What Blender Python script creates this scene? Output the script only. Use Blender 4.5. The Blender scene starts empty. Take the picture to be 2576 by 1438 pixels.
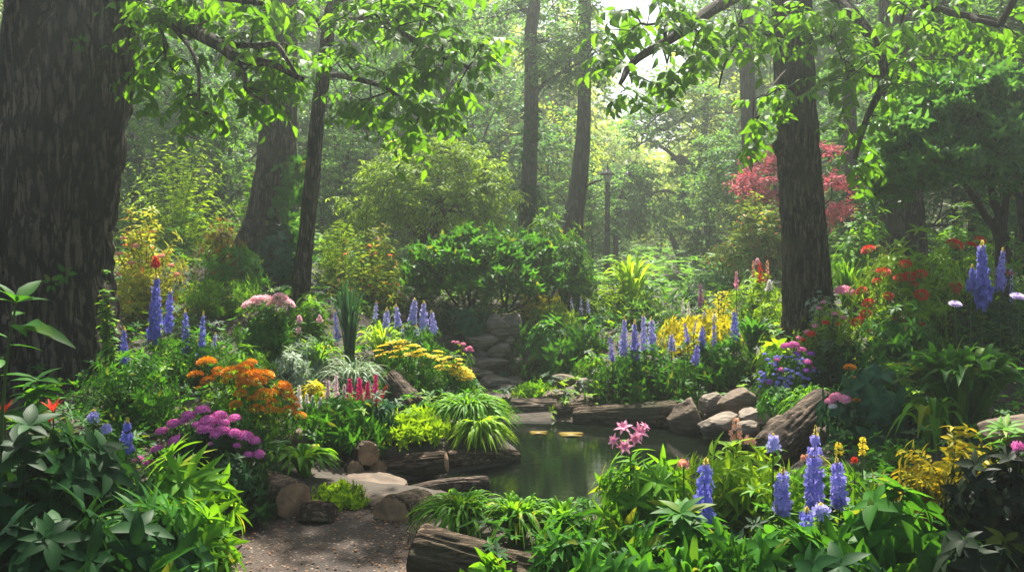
import bpy, bmesh, math, random
import numpy as np
from mathutils import Vector
R = math.radians
SC = bpy.context.scene
COL = SC.collection

# ---------------------------------------------------------------- camera, sky, sun, exposure
FPX = 2231.0; HC = 1.6; PITCH = R(3.05)          # photo laid out on a 2576 x 1438 grid
CP, SP = math.cos(PITCH), math.sin(PITCH)
cam = bpy.data.objects.new('camera', bpy.data.cameras.new('camera')); COL.objects.link(cam)
cam.location = (0, 0, HC); cam.rotation_euler = (R(90) - PITCH, 0, 0)
cam.data.sensor_width = 36.0; cam.data.lens = 36.0 * FPX / 2576.0
cam.data.clip_start = 0.05; cam.data.clip_end = 500
SC.camera = cam
SUN_EL, SUN_AZ = R(56), R(3)                     # azimuth from +Y, positive to the right
wd = bpy.data.worlds.new('World'); SC.world = wd; wd.use_nodes = True
nt = wd.node_tree
sky = nt.nodes.new('ShaderNodeTexSky'); sky.sky_type = 'NISHITA'; sky.sun_disc = False
sky.sun_elevation = SUN_EL; sky.sun_rotation = SUN_AZ
sky.air_density = 1.0; sky.dust_density = 4.0; sky.ozone_density = 1.0
nt.links.new(sky.outputs[0], nt.nodes['Background'].inputs[0])
nt.nodes['Background'].inputs[1].default_value = 0.06
sl = bpy.data.lights.new('sun', 'SUN'); sl.energy = 5.0; sl.angle = R(1.2); sl.color = (1.0, 0.94, 0.82)
so = bpy.data.objects.new('sun', sl); COL.objects.link(so)
sdir = Vector((math.sin(SUN_AZ) * math.cos(SUN_EL), math.cos(SUN_AZ) * math.cos(SUN_EL), math.sin(SUN_EL)))
so.rotation_euler = sdir.to_track_quat('Z', 'Y').to_euler(); so.location = (0, 0, 30)
SC.view_settings.view_transform = 'Standard'; SC.view_settings.look = 'None'
SC.view_settings.exposure = 1.85; SC.view_settings.gamma = 1.0
SC.render.engine = 'CYCLES'
SC.cycles.max_bounces = 7; SC.cycles.diffuse_bounces = 3; SC.cycles.glossy_bounces = 3
SC.cycles.transmission_bounces = 4; SC.cycles.volume_bounces = 0; SC.cycles.use_denoising = True
SC.cycles.sample_clamp_indirect = 6.0
HAZE_DENSITY = 0.0038; HAZE_COL = (0.86, 0.97, 0.90)

# ---------------------------------------------------------------- numbers
rng = np.random.default_rng(7)
def U(a, b, n=None): return rng.uniform(a, b, n)
def nrm(v): return v / np.maximum(np.linalg.norm(v, axis=-1, keepdims=True), 1e-9)
def _h(i, j, k, s):
    n = (i * 374761393 + j * 668265263 + k * 2147483647 + s * 974634777) & 0xffffffff
    n = ((n ^ (n >> 13)) * 1274126177) & 0xffffffff
    n = ((n ^ (n >> 16)) * 2246822519) & 0xffffffff
    return ((n ^ (n >> 15)) & 0xffff) / 65535.0
def noise3(p, s=0):
    p = np.asarray(p, float); b = np.floor(p); f = p - b; b = b.astype(np.int64); f = f * f * (3 - 2 * f)
    x, y, z = f[..., 0], f[..., 1], f[..., 2]; i, j, k = b[..., 0], b[..., 1], b[..., 2]
    r = 0
    for a in (0, 1):
        wa = x if a else 1 - x
        for c in (0, 1):
            wc = y if c else 1 - y
            for d in (0, 1):
                wz = z if d else 1 - z
                r = r + wa * wc * wz * _h(i + a, j + c, k + d, s)
    return r
def fbm(p, s=0, o=3):
    r = 0; a = .5; p = np.asarray(p, float)
    for q in range(o): r = r + a * noise3(p * (2 ** q), s + q * 17); a *= .5
    return r / (1 - .5 ** o)
def spline(pts, n):
    p = np.asarray(pts, float)
    if len(p) == 2: return p[0] + (p[1] - p[0]) * np.linspace(0, 1, n)[:, None]
    p = np.vstack([2 * p[0] - p[1], p, 2 * p[-1] - p[-2]]); m = len(p) - 3
    t = np.linspace(0, m - 1e-6, n); i = t.astype(int); f = (t - i)[:, None]
    a, b, c, d = p[i], p[i + 1], p[i + 2], p[i + 3]
    return .5 * (2 * b + (c - a) * f + (2 * a - 5 * b + 4 * c - d) * f * f + (3 * b - a - 3 * c + d) * f ** 3)

# ---------------------------------------------------------------- terrain and pixel <-> place
def zat(v, y):
    q = (719 - v) / FPX
    return HC + y * (q * CP - SP) / (CP + q * SP)
def W(u, v, y):
    z = zat(v, y); d = y * CP - (z - HC) * SP
    return np.array([(u - 1288) / FPX * d, y, z])
_ctl = [(-1, 3, 0), (0, 3, 0), (-.9, 4.2, 0), (-.3, 4.3, 0), (-.8, 5, 0), (-2.6, 4, .06), (1, 4, .02), (2, 4, .08), (3, 4, .12), (-1.9, 5.4, .12), (.4, 5, -.03),
        (1.2, 5, .0), (2.2, 5, .08), (3.2, 5.2, .2), (-3.4, 6, .25), (-1.9, 5.7, .1), (-1.7, 6.5, .16), (-1.0, 6.1, .0), (-.9, 6.8, .16), (-.35, 6.9, .08), (-3.6, 7.5, .42), (-1.0, 8.4, .2),
        (-1.1, 9.5, .4), (-2.4, 8.6, .5), (-2.4, 10, .85), (-3.4, 12, 1.2), (-5, 9, .7), (-5, 14, 1.3), (0, 8.6, -.06), (-.1, 9.3, -.05), (.1, 9.8, -.02), (-.2, 10.6, .62), (-.6, 10.3, .5), (.5, 10.5, .5), (0, 11.5, .7),
        (.9, 8.3, -.05), (.8, 9.2, .22), (1.6, 8.3, -.02), (2.2, 9.2, .4), (2.6, 7.6, .1), (3.2, 9, .63), (2.0, 6.6, -.05), (2.6, 6.4, .18), (3.4, 6.2, .25), (4.2, 8, .6), (4.4, 6, .35), (5.5, 12, .9),
        (0, 15, .6), (4, 20, .5), (-7, 16, 1.3), (8, 16, 1.1), (5, 28, .6), (-10, 28, 1.3), (12, 28, 1.2), (0, 40, .8), (-15, 45, 1.4), (15, 45, 1.2), (-8, 3, .4), (8, 3, .5), (0, -3, 0), (-5, -3, .1), (5, -3, .1)]
_C = np.array(_ctl)
POND_UV = [(980, 1222), (1120, 1196), (1290, 1168), (1310, 1130), (1262, 1088), (1225, 1066), (1420, 1062), (1600, 1070), (1720, 1082), (1850, 1090), (1960, 1120),
           (1900, 1200), (1800, 1290), (1300, 1290), (1190, 1250), (1050, 1232)]
WATER_Z = -.10
def ground_uv(u, v, z):
    q = (719 - v) / FPX; y = (z - HC) * (CP + q * SP) / (q * CP - SP)
    return W(u, v, y)
POND = np.array([ground_uv(u, v, WATER_Z)[:2] for u, v in POND_UV])
PATH = np.array([ground_uv(u, v, 0)[:2] for u, v in [(520, 1438), (585, 1330), (650, 1285), (770, 1275), (900, 1285), (1000, 1300), (1050, 1330), (1020, 1438)]] + [[-.1, 2.2], [-1.5, 2.2]])
PATH2 = np.array([ground_uv(u, v, -.05)[:2] for u, v in [(1195, 1030), (1205, 972), (1300, 972), (1350, 1000), (1340, 1034)]])
def polydist(x, y, P):                        # signed distance, negative inside
    x = np.asarray(x, float); y = np.asarray(y, float); ins = np.zeros(x.shape, bool); dm = np.full(x.shape, 1e9)
    for i in range(len(P)):
        a, b = P[i], P[(i + 1) % len(P)]
        c = ((a[1] > y) != (b[1] > y)) & (x < (b[0] - a[0]) * (y - a[1]) / (b[1] - a[1] + 1e-12) + a[0]); ins ^= c
        e = b - a; t = np.clip(((x - a[0]) * e[0] + (y - a[1]) * e[1]) / (e @ e), 0, 1)
        dm = np.minimum(dm, np.hypot(x - a[0] - t * e[0], y - a[1] - t * e[1]))
    return np.where(ins, -dm, dm)
def terr(x, y):
    x = np.asarray(x, float); y = np.asarray(y, float)
    d2 = (x[..., None] - _C[:, 0]) ** 2 + (y[..., None] - _C[:, 1]) ** 2
    s = .35 + .13 * np.abs(_C[:, 1]); w = 1 / ((d2 / s ** 2) ** 2 + .01)
    z = (w * _C[:, 2]).sum(-1) / w.sum(-1)
    p = polydist(x, y, POND)
    mk = np.clip((.95 - np.abs(x + .1)) / .3, 0, 1); cap = -.04 + np.clip((y - 9.95) / .3, 0, 1) * .72; z = np.where((y > 8.9) & (y < 10.6), z + (np.minimum(z, cap) - z) * mk, z)
    z = np.where(p < 0, np.minimum(z, WATER_Z - .03 + np.maximum(p, -.5) * .7), np.where(p < .3, WATER_Z - .03 + (np.maximum(z, WATER_Z + .02) - WATER_Z + .03) * np.clip(p / .3, 0, 1), z))
    pp = polydist(x, y, PATH); k = np.clip(pp / .3 + .3, 0, 1)
    return z * k
def P(u, y):
    z = 0.0; x = 0.0
    for _ in range(4):
        x = (u - 1288) / FPX * (y * CP - (z - HC) * SP); z = float(terr(np.array([x]), np.array([y]))[0])
    return np.array([x, y, z])

# ---------------------------------------------------------------- mesh builder
class MB:
    def __init__(s): s.v = []; s.f = []; s.r = []; s.n = 0
    def add(s, v, fs, r=None):
        v = np.asarray(v, float).reshape(-1, 3); s.v.append(v)
        for f in fs: s.f.append(np.asarray(f, np.int64) + s.n)
        s.r.append(np.full(len(v), .5) if r is None else np.broadcast_to(np.asarray(r, float), (len(v),)).copy()); s.n += len(v)
        return s
    def mesh(s, name, mat, org=(0, 0, 0)):
        me = bpy.data.meshes.new(name); v = np.vstack(s.v) - np.asarray(org, float)
        lo = np.concatenate([f.ravel() for f in s.f]); tot = np.concatenate([np.full(len(f), f.shape[1]) for f in s.f])
        me.vertices.add(len(v)); me.vertices.foreach_set('co', v.astype(np.float32).ravel())
        me.loops.add(len(lo)); me.loops.foreach_set('vertex_index', lo.astype(np.int32))
        st = np.concatenate([[0], np.cumsum(tot)[:-1]])
        me.polygons.add(len(tot)); me.polygons.foreach_set('loop_start', st.astype(np.int32))
        try: me.polygons.foreach_set('loop_total', tot.astype(np.int32))
        except Exception: pass
        me.polygons.foreach_set('use_smooth', np.ones(len(tot), bool))
        at = me.attributes.new('rv', 'FLOAT', 'POINT'); at.data.foreach_set('value', np.concatenate(s.r).astype(np.float32))
        me.update(calc_edges=True); me.materials.append(mat)
        return me
    def build(s, name, mat, parent=None, org=None):
        o = org if org is not None else (np.array(parent.matrix_world.translation if parent.parent else parent.location) if parent is not None else (0, 0, 0))
        ob = bpy.data.objects.new(name, s.mesh(name, mat, o)); COL.objects.link(ob)
        if parent is not None: ob.parent = parent
        elif org is not None: ob.location = org
        return ob
def tag(o, label=None, cat=None, group=None, kind=None):
    if label: o['label'] = label
    if cat: o['category'] = cat
    if group: o['group'] = group
    if kind: o['kind'] = kind
    return o
def thing(name, label, cat, loc, group=None):
    o = bpy.data.objects.new(name, None); COL.objects.link(o); o.location = tuple(float(a) for a in loc); o.empty_display_size = .1
    return tag(o, label, cat, group)
def sub(parent, name, mb, mat):                  # a child of a top-level thing, vertices given in world coordinates
    return mb.build(name, mat, parent, org=np.array(parent.location))
def subsub(part, name, mb, mat):                 # a sub-part: part sits at its thing's origin
    return mb.build(name, mat, part, org=np.array(part.parent.location))
def dup(root, loc, rz=0, sc=1.0, label=None, group=None):
    r = root.copy(); COL.objects.link(r); r.location = tuple(float(a) for a in loc); r.rotation_euler = (0, 0, rz)
    r.scale = (sc, sc, sc) if np.isscalar(sc) else sc
    if label: r['label'] = label
    if group: r['group'] = group
    for ch in list(root.children):
        c = ch.copy(); COL.objects.link(c); c.parent = r
        for g in list(ch.children):
            d = g.copy(); COL.objects.link(d); d.parent = c
    return r

# leaf templates: (t, s, edge, tris, quads)
def leaf_t(ts, ws, fold=.25, droop=.25, curl=0):
    T = [0]; S = [0]; n = len(ts)
    for t, w in zip(ts, ws): T += [t] * 3; S += [-w / 2, 0, w / 2]
    T.append(1); S.append(0); T = np.array(T, float); S = np.array(S, float)
    tri = [(0, 2, 1), (0, 3, 2)]; quad = []
    for i in range(n - 1):
        a = 1 + 3 * i; b = a + 3; quad += [(a, a + 1, b + 1, b), (a + 1, a + 2, b + 2, b + 1)]
    a = 1 + 3 * (n - 1); e = 3 * n + 1; tri += [(a, a + 1, e), (a + 1, a + 2, e)]
    return T, S, fold, droop, [np.array(tri)] + ([np.array(quad)] if quad else [])
OVATE = leaf_t((.16, .4, .68, .88), (.62, 1, .72, .3), .22, .32)
LANCE = leaf_t((.2, .45, .75), (.7, 1, .55), .3, .35)
FLATL = leaf_t((.3, .65), (.9, .9), .12, .1)
PETAL = leaf_t((.45, .8), (.7, 1), -.2, .1)
SMALL = (np.array([0, .45, .45, 1.]), np.array([0, -.5, .5, 0]), .25, .2, [np.array([(0, 2, 3), (0, 3, 1)])])
def leaves(mb, Pp, D, N, L, Wd, t, r=None):
    T, S, fold, droop, fs = t; n = len(Pp); m = len(T)
    D = nrm(D); Sd = nrm(np.cross(D, N)); N = np.cross(Sd, D)
    L = np.broadcast_to(L, (n,))[:, None, None]; Wd = np.broadcast_to(Wd, (n,))[:, None, None]
    V = Pp[:, None, :] + L * (T[None, :, None] * D[:, None, :] - (droop * T ** 2)[None, :, None] * N[:, None, :]) + Wd * (S[None, :, None] * Sd[:, None, :] + (fold * np.abs(S))[None, :, None] * N[:, None, :])
    off = (np.arange(n) * m)[:, None, None]
    r = U(0, 1, n) if r is None else np.broadcast_to(r, (n,))
    rr = np.where(r[:, None] > .93, r[:, None] + 0 * T[None], r[:, None] * .68 + (.24 if m > 4 else .1) * (S == 0)[None])   # paler midrib
    mb.add(V, [(f[None] + off).reshape(-1, f.shape[1]) for f in fs], rr.ravel())
def strips(mb, C, side, wid, fold=.3, up=None):          # C (n,m,3) side (n,3) wid (n,m)
    n, m, _ = C.shape; s = side[:, None, :] * wid[..., None] * .5
    upv = np.zeros_like(C); upv[..., 2] = 1; e = upv * (wid * fold * .5)[..., None]
    V = np.stack([C - s + e, C, C + s + e], 2)
    i = np.arange(m - 1); q = []
    for c in (0, 1): q.append(np.stack([i * 3 + c, i * 3 + c + 1, i * 3 + c + 4, i * 3 + c + 3], 1))
    q = np.vstack(q); off = (np.arange(n) * m * 3)[:, None, None]
    mb.add(V, [(q[None] + off).reshape(-1, 4)], np.repeat(U(0, 1, n), m * 3))
def tubes(mb, C, rad, sides=5):                          # C (n,m,3) rad (n,m)
    n, m, _ = C.shape; t = nrm(np.gradient(C, axis=1)); ref = np.where(np.abs(t[..., 2:3]) > .8, np.array([1., 0, 0]), np.array([0, 0, 1.]))
    ref = np.broadcast_to(ref[:, m // 2:m // 2 + 1], t.shape)
    a = nrm(np.cross(t, ref)); b = np.cross(t, a); th = np.linspace(0, 2 * np.pi, sides, endpoint=False)
    V = C[:, :, None] + rad[:, :, None, None] * (np.cos(th)[None, None, :, None] * a[:, :, None] + np.sin(th)[None, None, :, None] * b[:, :, None])
    i, j = np.meshgrid(np.arange(m - 1), np.arange(sides), indexing='ij'); j2 = (j + 1) % sides
    q = np.stack([i * sides + j, i * sides + j2, (i + 1) * sides + j2, (i + 1) * sides + j], -1).reshape(-1, 4)
    off = (np.arange(n) * m * sides)[:, None, None]
    mb.add(V, [(q[None] + off).reshape(-1, 4)], np.repeat(U(0, 1, n), m * sides))
def bez(B, C, T, m):
    t = np.linspace(0, 1, m)[None, :, None]
    return (1 - t) ** 2 * B[:, None] + 2 * t * (1 - t) * C[:, None] + t * t * T[:, None]
def sprays(mb, B, C, T, k, L, Wd, tm, el=.6, flat=False, t0=.3, droop=0., whorl=0, wel=.45, jit=.2, grow=.25):
    n = len(B)
    if k:
        t = np.linspace(t0, .97, k)[None, :, None] + U(-.03, .03, (n, k))[..., None]
        p = (1 - t) ** 2 * B[:, None] + 2 * t * (1 - t) * C[:, None] + t * t * T[:, None]
        tg = nrm(2 * (1 - t) * (C - B)[:, None] + 2 * t * (T - C)[:, None])
        upv = np.array([0, 0, 1.]); sd = nrm(np.cross(tg, upv) + 1e-4)
        if flat:
            sg = np.where(np.arange(k) % 2, 1., -1.)[None, :, None]; rad = sd * sg
            d = rad * np.cos(el) + tg * np.sin(el); N = np.cross(sd, tg) + 0 * d
        else:
            b = np.cross(tg, sd); an = (np.arange(k) * 2.4)[None, :, None] + U(0, 6.28, (n, 1, 1))
            rad = np.cos(an) * sd + np.sin(an) * b; d = rad * np.cos(el) + tg * np.sin(el); N = tg * np.cos(el) - rad * np.sin(el)
        d = d + rng.normal(0, jit, d.shape); d[..., 2] -= droop; N = N + rng.normal(0, jit, d.shape)
        N = np.where(N[..., 2:3] < -.2, -N, N)
        sc = U(.7, 1.15, (n, k)) * (1 - grow * np.linspace(1, 0, k) * 0 - grow * np.linspace(0, 1, k))
        leaves(mb, p.reshape(-1, 3), d.reshape(-1, 3), N.reshape(-1, 3), (L * sc).ravel(), (Wd * sc).ravel(), tm)
    if whorl:
        tg = nrm(T - C)[:, None]; upv = np.array([0, 0, 1.]); sd = nrm(np.cross(tg, upv) + np.array([1e-3, 0, 0])); b = np.cross(tg, sd)
        an = (np.arange(whorl) * 6.283 / whorl)[None, :, None] + U(0, 6.28, (n, 1, 1)) + U(-.3, .3, (n, whorl, 1))
        e = wel + U(-.25, .25, (n, whorl, 1))
        rad = np.cos(an) * sd + np.sin(an) * b; d = rad * np.cos(e) + tg * np.sin(e); N = tg * np.cos(e) - rad * np.sin(e); d[..., 2] -= droop * .7
        sc = U(.65, 1.05, (n, whorl)); p = np.repeat(T[:, None], whorl, 1)
        leaves(mb, p.reshape(-1, 3), d.reshape(-1, 3), N.reshape(-1, 3), (L * sc).ravel(), (Wd * sc).ravel(), tm)

# ---------------------------------------------------------------- materials
def newmat(name):
    m = bpy.data.materials.new(name); m.use_nodes = True; n = m.node_tree.nodes
    return m, m.node_tree, n['Principled BSDF'], n['Material Output']
def leafmat(name, c1, c2, tr=.42, rough=.5, spec=.10, tcol=None, c3=None):
    m, t, p, o = newmat(name); N = t.nodes; K = t.links; c1 = [q * .8 for q in c1]; c2 = [min(.95, q * 1.15) for q in c2]
    a = N.new('ShaderNodeAttribute'); a.attribute_name = 'rv'
    r = N.new('ShaderNodeValToRGB'); r.color_ramp.elements[0].color = (*c1, 1); r.color_ramp.elements[1].color = (*c2, 1)
    if c3:
        e = r.color_ramp.elements.new(.93); e.color = (*c2, 1); r.color_ramp.elements[-1].color = (*c3, 1); r.color_ramp.elements[-1].position = .97
    K.new(a.outputs['Fac'], r.inputs[0]); K.new(r.outputs[0], p.inputs['Base Color'])
    p.inputs['Roughness'].default_value = rough; p.inputs['Specular IOR Level'].default_value = spec
    tl = N.new('ShaderNodeBsdfTranslucent'); mx = N.new('ShaderNodeMixShader'); mx.inputs[0].default_value = tr
    g = N.new('ShaderNodeMix'); g.data_type = 'RGBA'; g.blend_type = 'MULTIPLY'; g.inputs[0].default_value = 1
    K.new(r.outputs[0], g.inputs[6]); g.inputs[7].default_value = (*(tcol or (2.3, 1.9, .8)), 1)
    K.new(g.outputs[2], tl.inputs[0]); K.new(p.outputs[0], mx.inputs[1]); K.new(tl.outputs[0], mx.inputs[2]); K.new(mx.outputs[0], o.inputs[0])
    return m
def petal(name, c1, c2): return leafmat(name, c1, c2, .3, .6, .2, (1.15, 1.1, 1.1))
def barkmat(name, c1, c2, scale=9., st=.22, bump=.6, moss=None, ax=None):
    m, t, p, o = newmat(name); N = t.nodes; K = t.links
    tc = N.new('ShaderNodeTexCoord'); mp = N.new('ShaderNodeMapping'); mp.inputs['Scale'].default_value = ax or (1, 1, st); K.new(tc.outputs['Object'], mp.inputs[0])
    n1 = N.new('ShaderNodeTexNoise'); n1.inputs['Scale'].default_value = scale; n1.inputs['Detail'].default_value = 8; n1.inputs['Roughness'].default_value = .7; K.new(mp.outputs[0], n1.inputs['Vector'])
    v = N.new('ShaderNodeTexVoronoi'); v.feature = 'DISTANCE_TO_EDGE'; v.inputs['Scale'].default_value = scale * 1.5
    ad = N.new('ShaderNodeMix'); ad.data_type = 'VECTOR'; ad.inputs[0].default_value = .12; K.new(mp.outputs[0], ad.inputs[4]); K.new(n1.outputs['Color'], ad.inputs[5]); K.new(ad.outputs[1], v.inputs['Vector'])
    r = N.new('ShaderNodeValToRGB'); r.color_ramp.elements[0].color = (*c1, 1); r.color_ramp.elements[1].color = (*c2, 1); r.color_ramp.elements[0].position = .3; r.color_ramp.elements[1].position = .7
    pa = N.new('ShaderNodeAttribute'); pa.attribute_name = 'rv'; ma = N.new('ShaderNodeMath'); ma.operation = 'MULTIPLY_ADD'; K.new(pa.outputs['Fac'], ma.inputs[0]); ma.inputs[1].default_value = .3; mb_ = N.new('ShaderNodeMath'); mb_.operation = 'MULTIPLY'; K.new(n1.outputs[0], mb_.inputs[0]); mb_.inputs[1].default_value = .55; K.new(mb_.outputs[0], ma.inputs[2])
    vr = N.new('ShaderNodeMapRange'); vr.inputs['From Min'].default_value = .03; vr.inputs['From Max'].default_value = .22; vr.inputs['To Min'].default_value = -.32; vr.inputs['To Max'].default_value = .16; K.new(v.outputs[0], vr.inputs['Value'])  # bark cracks darkened in colour to stand in for weak bump shading
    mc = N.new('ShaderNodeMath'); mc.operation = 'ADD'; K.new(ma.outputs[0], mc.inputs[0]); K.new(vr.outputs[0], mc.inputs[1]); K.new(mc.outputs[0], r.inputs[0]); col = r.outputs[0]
    if moss:
        n2 = N.new('ShaderNodeTexNoise'); n2.inputs['Scale'].default_value = 2.2; n2.inputs['Detail'].default_value = 5; K.new(tc.outputs['Object'], n2.inputs['Vector'])
        r2 = N.new('ShaderNodeValToRGB'); r2.color_ramp.elements[0].position = .5; r2.color_ramp.elements[1].position = .68; K.new(n2.outputs[0], r2.inputs[0])
        g = N.new('ShaderNodeMix'); g.data_type = 'RGBA'; K.new(r2.outputs[0], g.inputs[0]); K.new(col, g.inputs[6]); g.inputs[7].default_value = (*moss, 1); col = g.outputs[2]
    K.new(col, p.inputs['Base Color']); p.inputs['Roughness'].default_value = .9; p.inputs['Specular IOR Level'].default_value = .2
    mm = N.new('ShaderNodeMath'); mm.operation = 'MULTIPLY_ADD'; K.new(v.outputs[0], mm.inputs[0]); mm.inputs[1].default_value = 1.4; K.new(n1.outputs[0], mm.inputs[2])
    b = N.new('ShaderNodeBump'); b.inputs['Strength'].default_value = bump; b.inputs['Distance'].default_value = .03; K.new(mm.outputs[0], b.inputs['Height']); K.new(b.outputs[0], p.inputs['Normal'])
    return m
def rockmat(name, c1, c2, scale=6.):
    m, t, p, o = newmat(name); N = t.nodes; K = t.links
    tc = N.new('ShaderNodeTexCoord')
    n1 = N.new('ShaderNodeTexNoise'); n1.inputs['Scale'].default_value = scale; n1.inputs['Detail'].default_value = 10; n1.inputs['Roughness'].default_value = .65; K.new(tc.outputs['Object'], n1.inputs['Vector'])
    wv = N.new('ShaderNodeTexNoise'); wv.inputs['Scale'].default_value = scale * 5; wv.inputs['Detail'].default_value = 6; mp = N.new('ShaderNodeMapping'); mp.inputs['Scale'].default_value = (.18, .5, 1.9); mp.inputs['Rotation'].default_value = (.3, .5, .4); K.new(tc.outputs['Object'], mp.inputs[0]); K.new(mp.outputs[0], wv.inputs['Vector'])
    r = N.new('ShaderNodeValToRGB'); r.color_ramp.elements[0].color = (*c1, 1); r.color_ramp.elements[1].color = (*c2, 1); r.color_ramp.elements[0].position = .32; r.color_ramp.elements[1].position = .68
    mm = N.new('ShaderNodeMath'); mm.operation = 'MULTIPLY_ADD'; K.new(wv.outputs[0], mm.inputs[0]); mm.inputs[1].default_value = .7; mm2 = N.new('ShaderNodeMath'); mm2.operation = 'MULTIPLY'; K.new(n1.outputs[0], mm2.inputs[0]); mm2.inputs[1].default_value = .35; K.new(mm2.outputs[0], mm.inputs[2])
    K.new(mm.outputs[0], r.inputs[0]); K.new(r.outputs[0], p.inputs['Base Color']); p.inputs['Roughness'].default_value = .85; p.inputs['Specular IOR Level'].default_value = .3
    b = N.new('ShaderNodeBump'); b.inputs['Strength'].default_value = .7; b.inputs['Distance'].default_value = .02; K.new(mm.outputs[0], b.inputs['Height']); K.new(b.outputs[0], p.inputs['Normal'])
    return m
def plain(name, c, rough=.6, metal=0., emit=None):
    m, t, p, o = newmat(name); N = t.nodes; K = t.links
    n1 = N.new('ShaderNodeTexNoise'); n1.inputs['Scale'].default_value = 30; n1.inputs['Detail'].default_value = 5
    r = N.new('ShaderNodeValToRGB'); r.color_ramp.elements[0].color = (*[a * .75 for a in c], 1); r.color_ramp.elements[1].color = (*[min(1, a * 1.2) for a in c], 1); K.new(n1.outputs[0], r.inputs[0]); K.new(r.outputs[0], p.inputs['Base Color'])
    p.inputs['Roughness'].default_value = rough; p.inputs['Metallic'].default_value = metal
    if emit: p.inputs['Emission Color'].default_value = (*emit, 1); p.inputs['Emission Strength'].default_value = 1.0
    return m
M = {}
M['mid'] = leafmat('leaf_mid', (.022, .10, .012), (.05, .175, .018), c3=(.12, .17, .02))
M['bright'] = leafmat('leaf_bright', (.05, .17, .010), (.11, .27, .016), c3=(.22, .27, .02))
M['lime'] = leafmat('leaf_lime', (.11, .25, .010), (.21, .36, .016))
M['yellow'] = leafmat('leaf_yellow', (.42, .40, .015), (.62, .55, .02), tcol=(1.3, 1.2, .6))
M['olive'] = leafmat('leaf_olive', (.085, .21, .02), (.22, .36, .035))
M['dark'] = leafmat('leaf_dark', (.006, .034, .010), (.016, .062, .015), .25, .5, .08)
M['blueleaf'] = leafmat('leaf_blue_green', (.014, .07, .036), (.035, .115, .055), .25, .5)
M['glossy'] = leafmat('leaf_glossy', (.028, .12, .028), (.075, .21, .05), .35, .42, .15)
M['pad'] = leafmat('dry_lily_pad', (.12, .085, .012), (.20, .14, .02), .1)
M['deep'] = leafmat('leaf_deep_purple', (.005, .013, .007), (.013, .024, .011), .15, .5, .08)
M['canopy'] = leafmat('leaf_canopy', (.04, .125, .008), (.085, .20, .012), .5, .5, .08, (2.3, 2.1, .5))
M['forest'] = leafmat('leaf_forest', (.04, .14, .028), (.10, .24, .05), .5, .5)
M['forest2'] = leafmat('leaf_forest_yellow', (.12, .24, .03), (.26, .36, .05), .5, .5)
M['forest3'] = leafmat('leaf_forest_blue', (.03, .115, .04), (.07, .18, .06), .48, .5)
M['nandina'] = leafmat('leaf_yellow_orange', (.20, .32, .02), (.46, .46, .06), tcol=(1.5, 1.3, .7), c3=(.6, .16, .03))
M['varieg'] = leafmat('leaf_variegated', (.14, .17, .012), (.42, .34, .02), .3, tcol=(1.4, 1.2, .6))
M['striped'] = leafmat('leaf_silver', (.16, .25, .15), (.36, .44, .32), .25, tcol=(1.2, 1.2, .9))
M['rust'] = leafmat('leaf_rust', (.10, .13, .015), (.26, .15, .02), tcol=(1.6, 1.3, .6))
M['maple'] = leafmat('leaf_red_maple', (.38, .07, .11), (.60, .17, .22), .4, tcol=(1.5, 1.0, 1.0))
M['pinkleaf'] = leafmat('leaf_pinkish', (.06, .17, .02), (.20, .28, .03), .4, c3=(.55, .17, .11))
M['stem'] = leafmat('green_stem', (.04, .09, .02), (.07, .13, .03), .1)
M['wood'] = barkmat('twig_wood', (.02, .014, .010), (.06, .042, .03), 25)
M['bark'] = barkmat('oak_bark', (.006, .0045, .003), (.15, .115, .08), 12, .15, .9)
M['bark2'] = barkmat('ridged_bark', (.010, .0075, .005), (.15, .12, .08), 18, .15, .7, (.055, .055, .025))
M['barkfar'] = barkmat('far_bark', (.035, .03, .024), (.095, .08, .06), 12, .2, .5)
M['logbark'] = barkmat('log_bark', (.04, .026, .016), (.23, .16, .105), 18, 1., .8, (.07, .065, .035), (.16, 1, 1))
M['drift'] = barkmat('driftwood', (.06, .044, .032), (.22, .16, .115), 16, .25, .6, None, (.2, 1, .6))
M['stone'] = rockmat('wall_stone', (.05, .04, .031), (.24, .195, .15))
M['boulder'] = rockmat('boulder_stone', (.04, .027, .018), (.16, .115, .078), 5)
M['slab'] = rockmat('slab_wood', (.045, .031, .021), (.14, .10, .07), 5)
M['iron'] = plain('black_iron', (.012, .012, .013), .45, .6)
M['glass'] = plain('lantern_glass', (.55, .50, .36), .2)
M['bud'] = leafmat('bud_cream', (.30, .30, .12), (.5, .45, .2))
for k, a, b in [('orange', (.88, .27, .004), (.95, .42, .01)), ('gold', (.85, .58, .008), (.92, .70, .015)), ('magenta', (.62, .06, .36), (.85, .30, .62)), ('peony', (.85, .40, .48), (.92, .62, .66)),
                ('blue', (.13, .14, .55), (.30, .30, .78)), ('lilac', (.34, .33, .78), (.58, .55, .9)), ('violet', (.22, .20, .64), (.44, .40, .85)), ('white', (.75, .70, .66), (.85, .82, .78)), ('blush', (.75, .46, .52), (.86, .70, .70)),
                ('hotpink', (.62, .015, .17), (.78, .05, .28)), ('red', (.62, .025, .015), (.80, .07, .03)), ('pink', (.78, .20, .38), (.88, .45, .58)), ('mauve', (.26, .10, .22), (.42, .18, .34)), ('salmon', (.80, .30, .20), (.88, .50, .34)),
                ('purple', (.28, .06, .42), (.45, .14, .60)), ('yellowfl', (.85, .60, .03), (.9, .72, .06)), ('crimson', (.45, .015, .02), (.65, .04, .04)), ('palelilac', (.48, .38, .66), (.66, .55, .8)), ('slate', (.35, .38, .42), (.55, .55, .58))]:
    M[k] = petal('petal_' + k, a, b)
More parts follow.
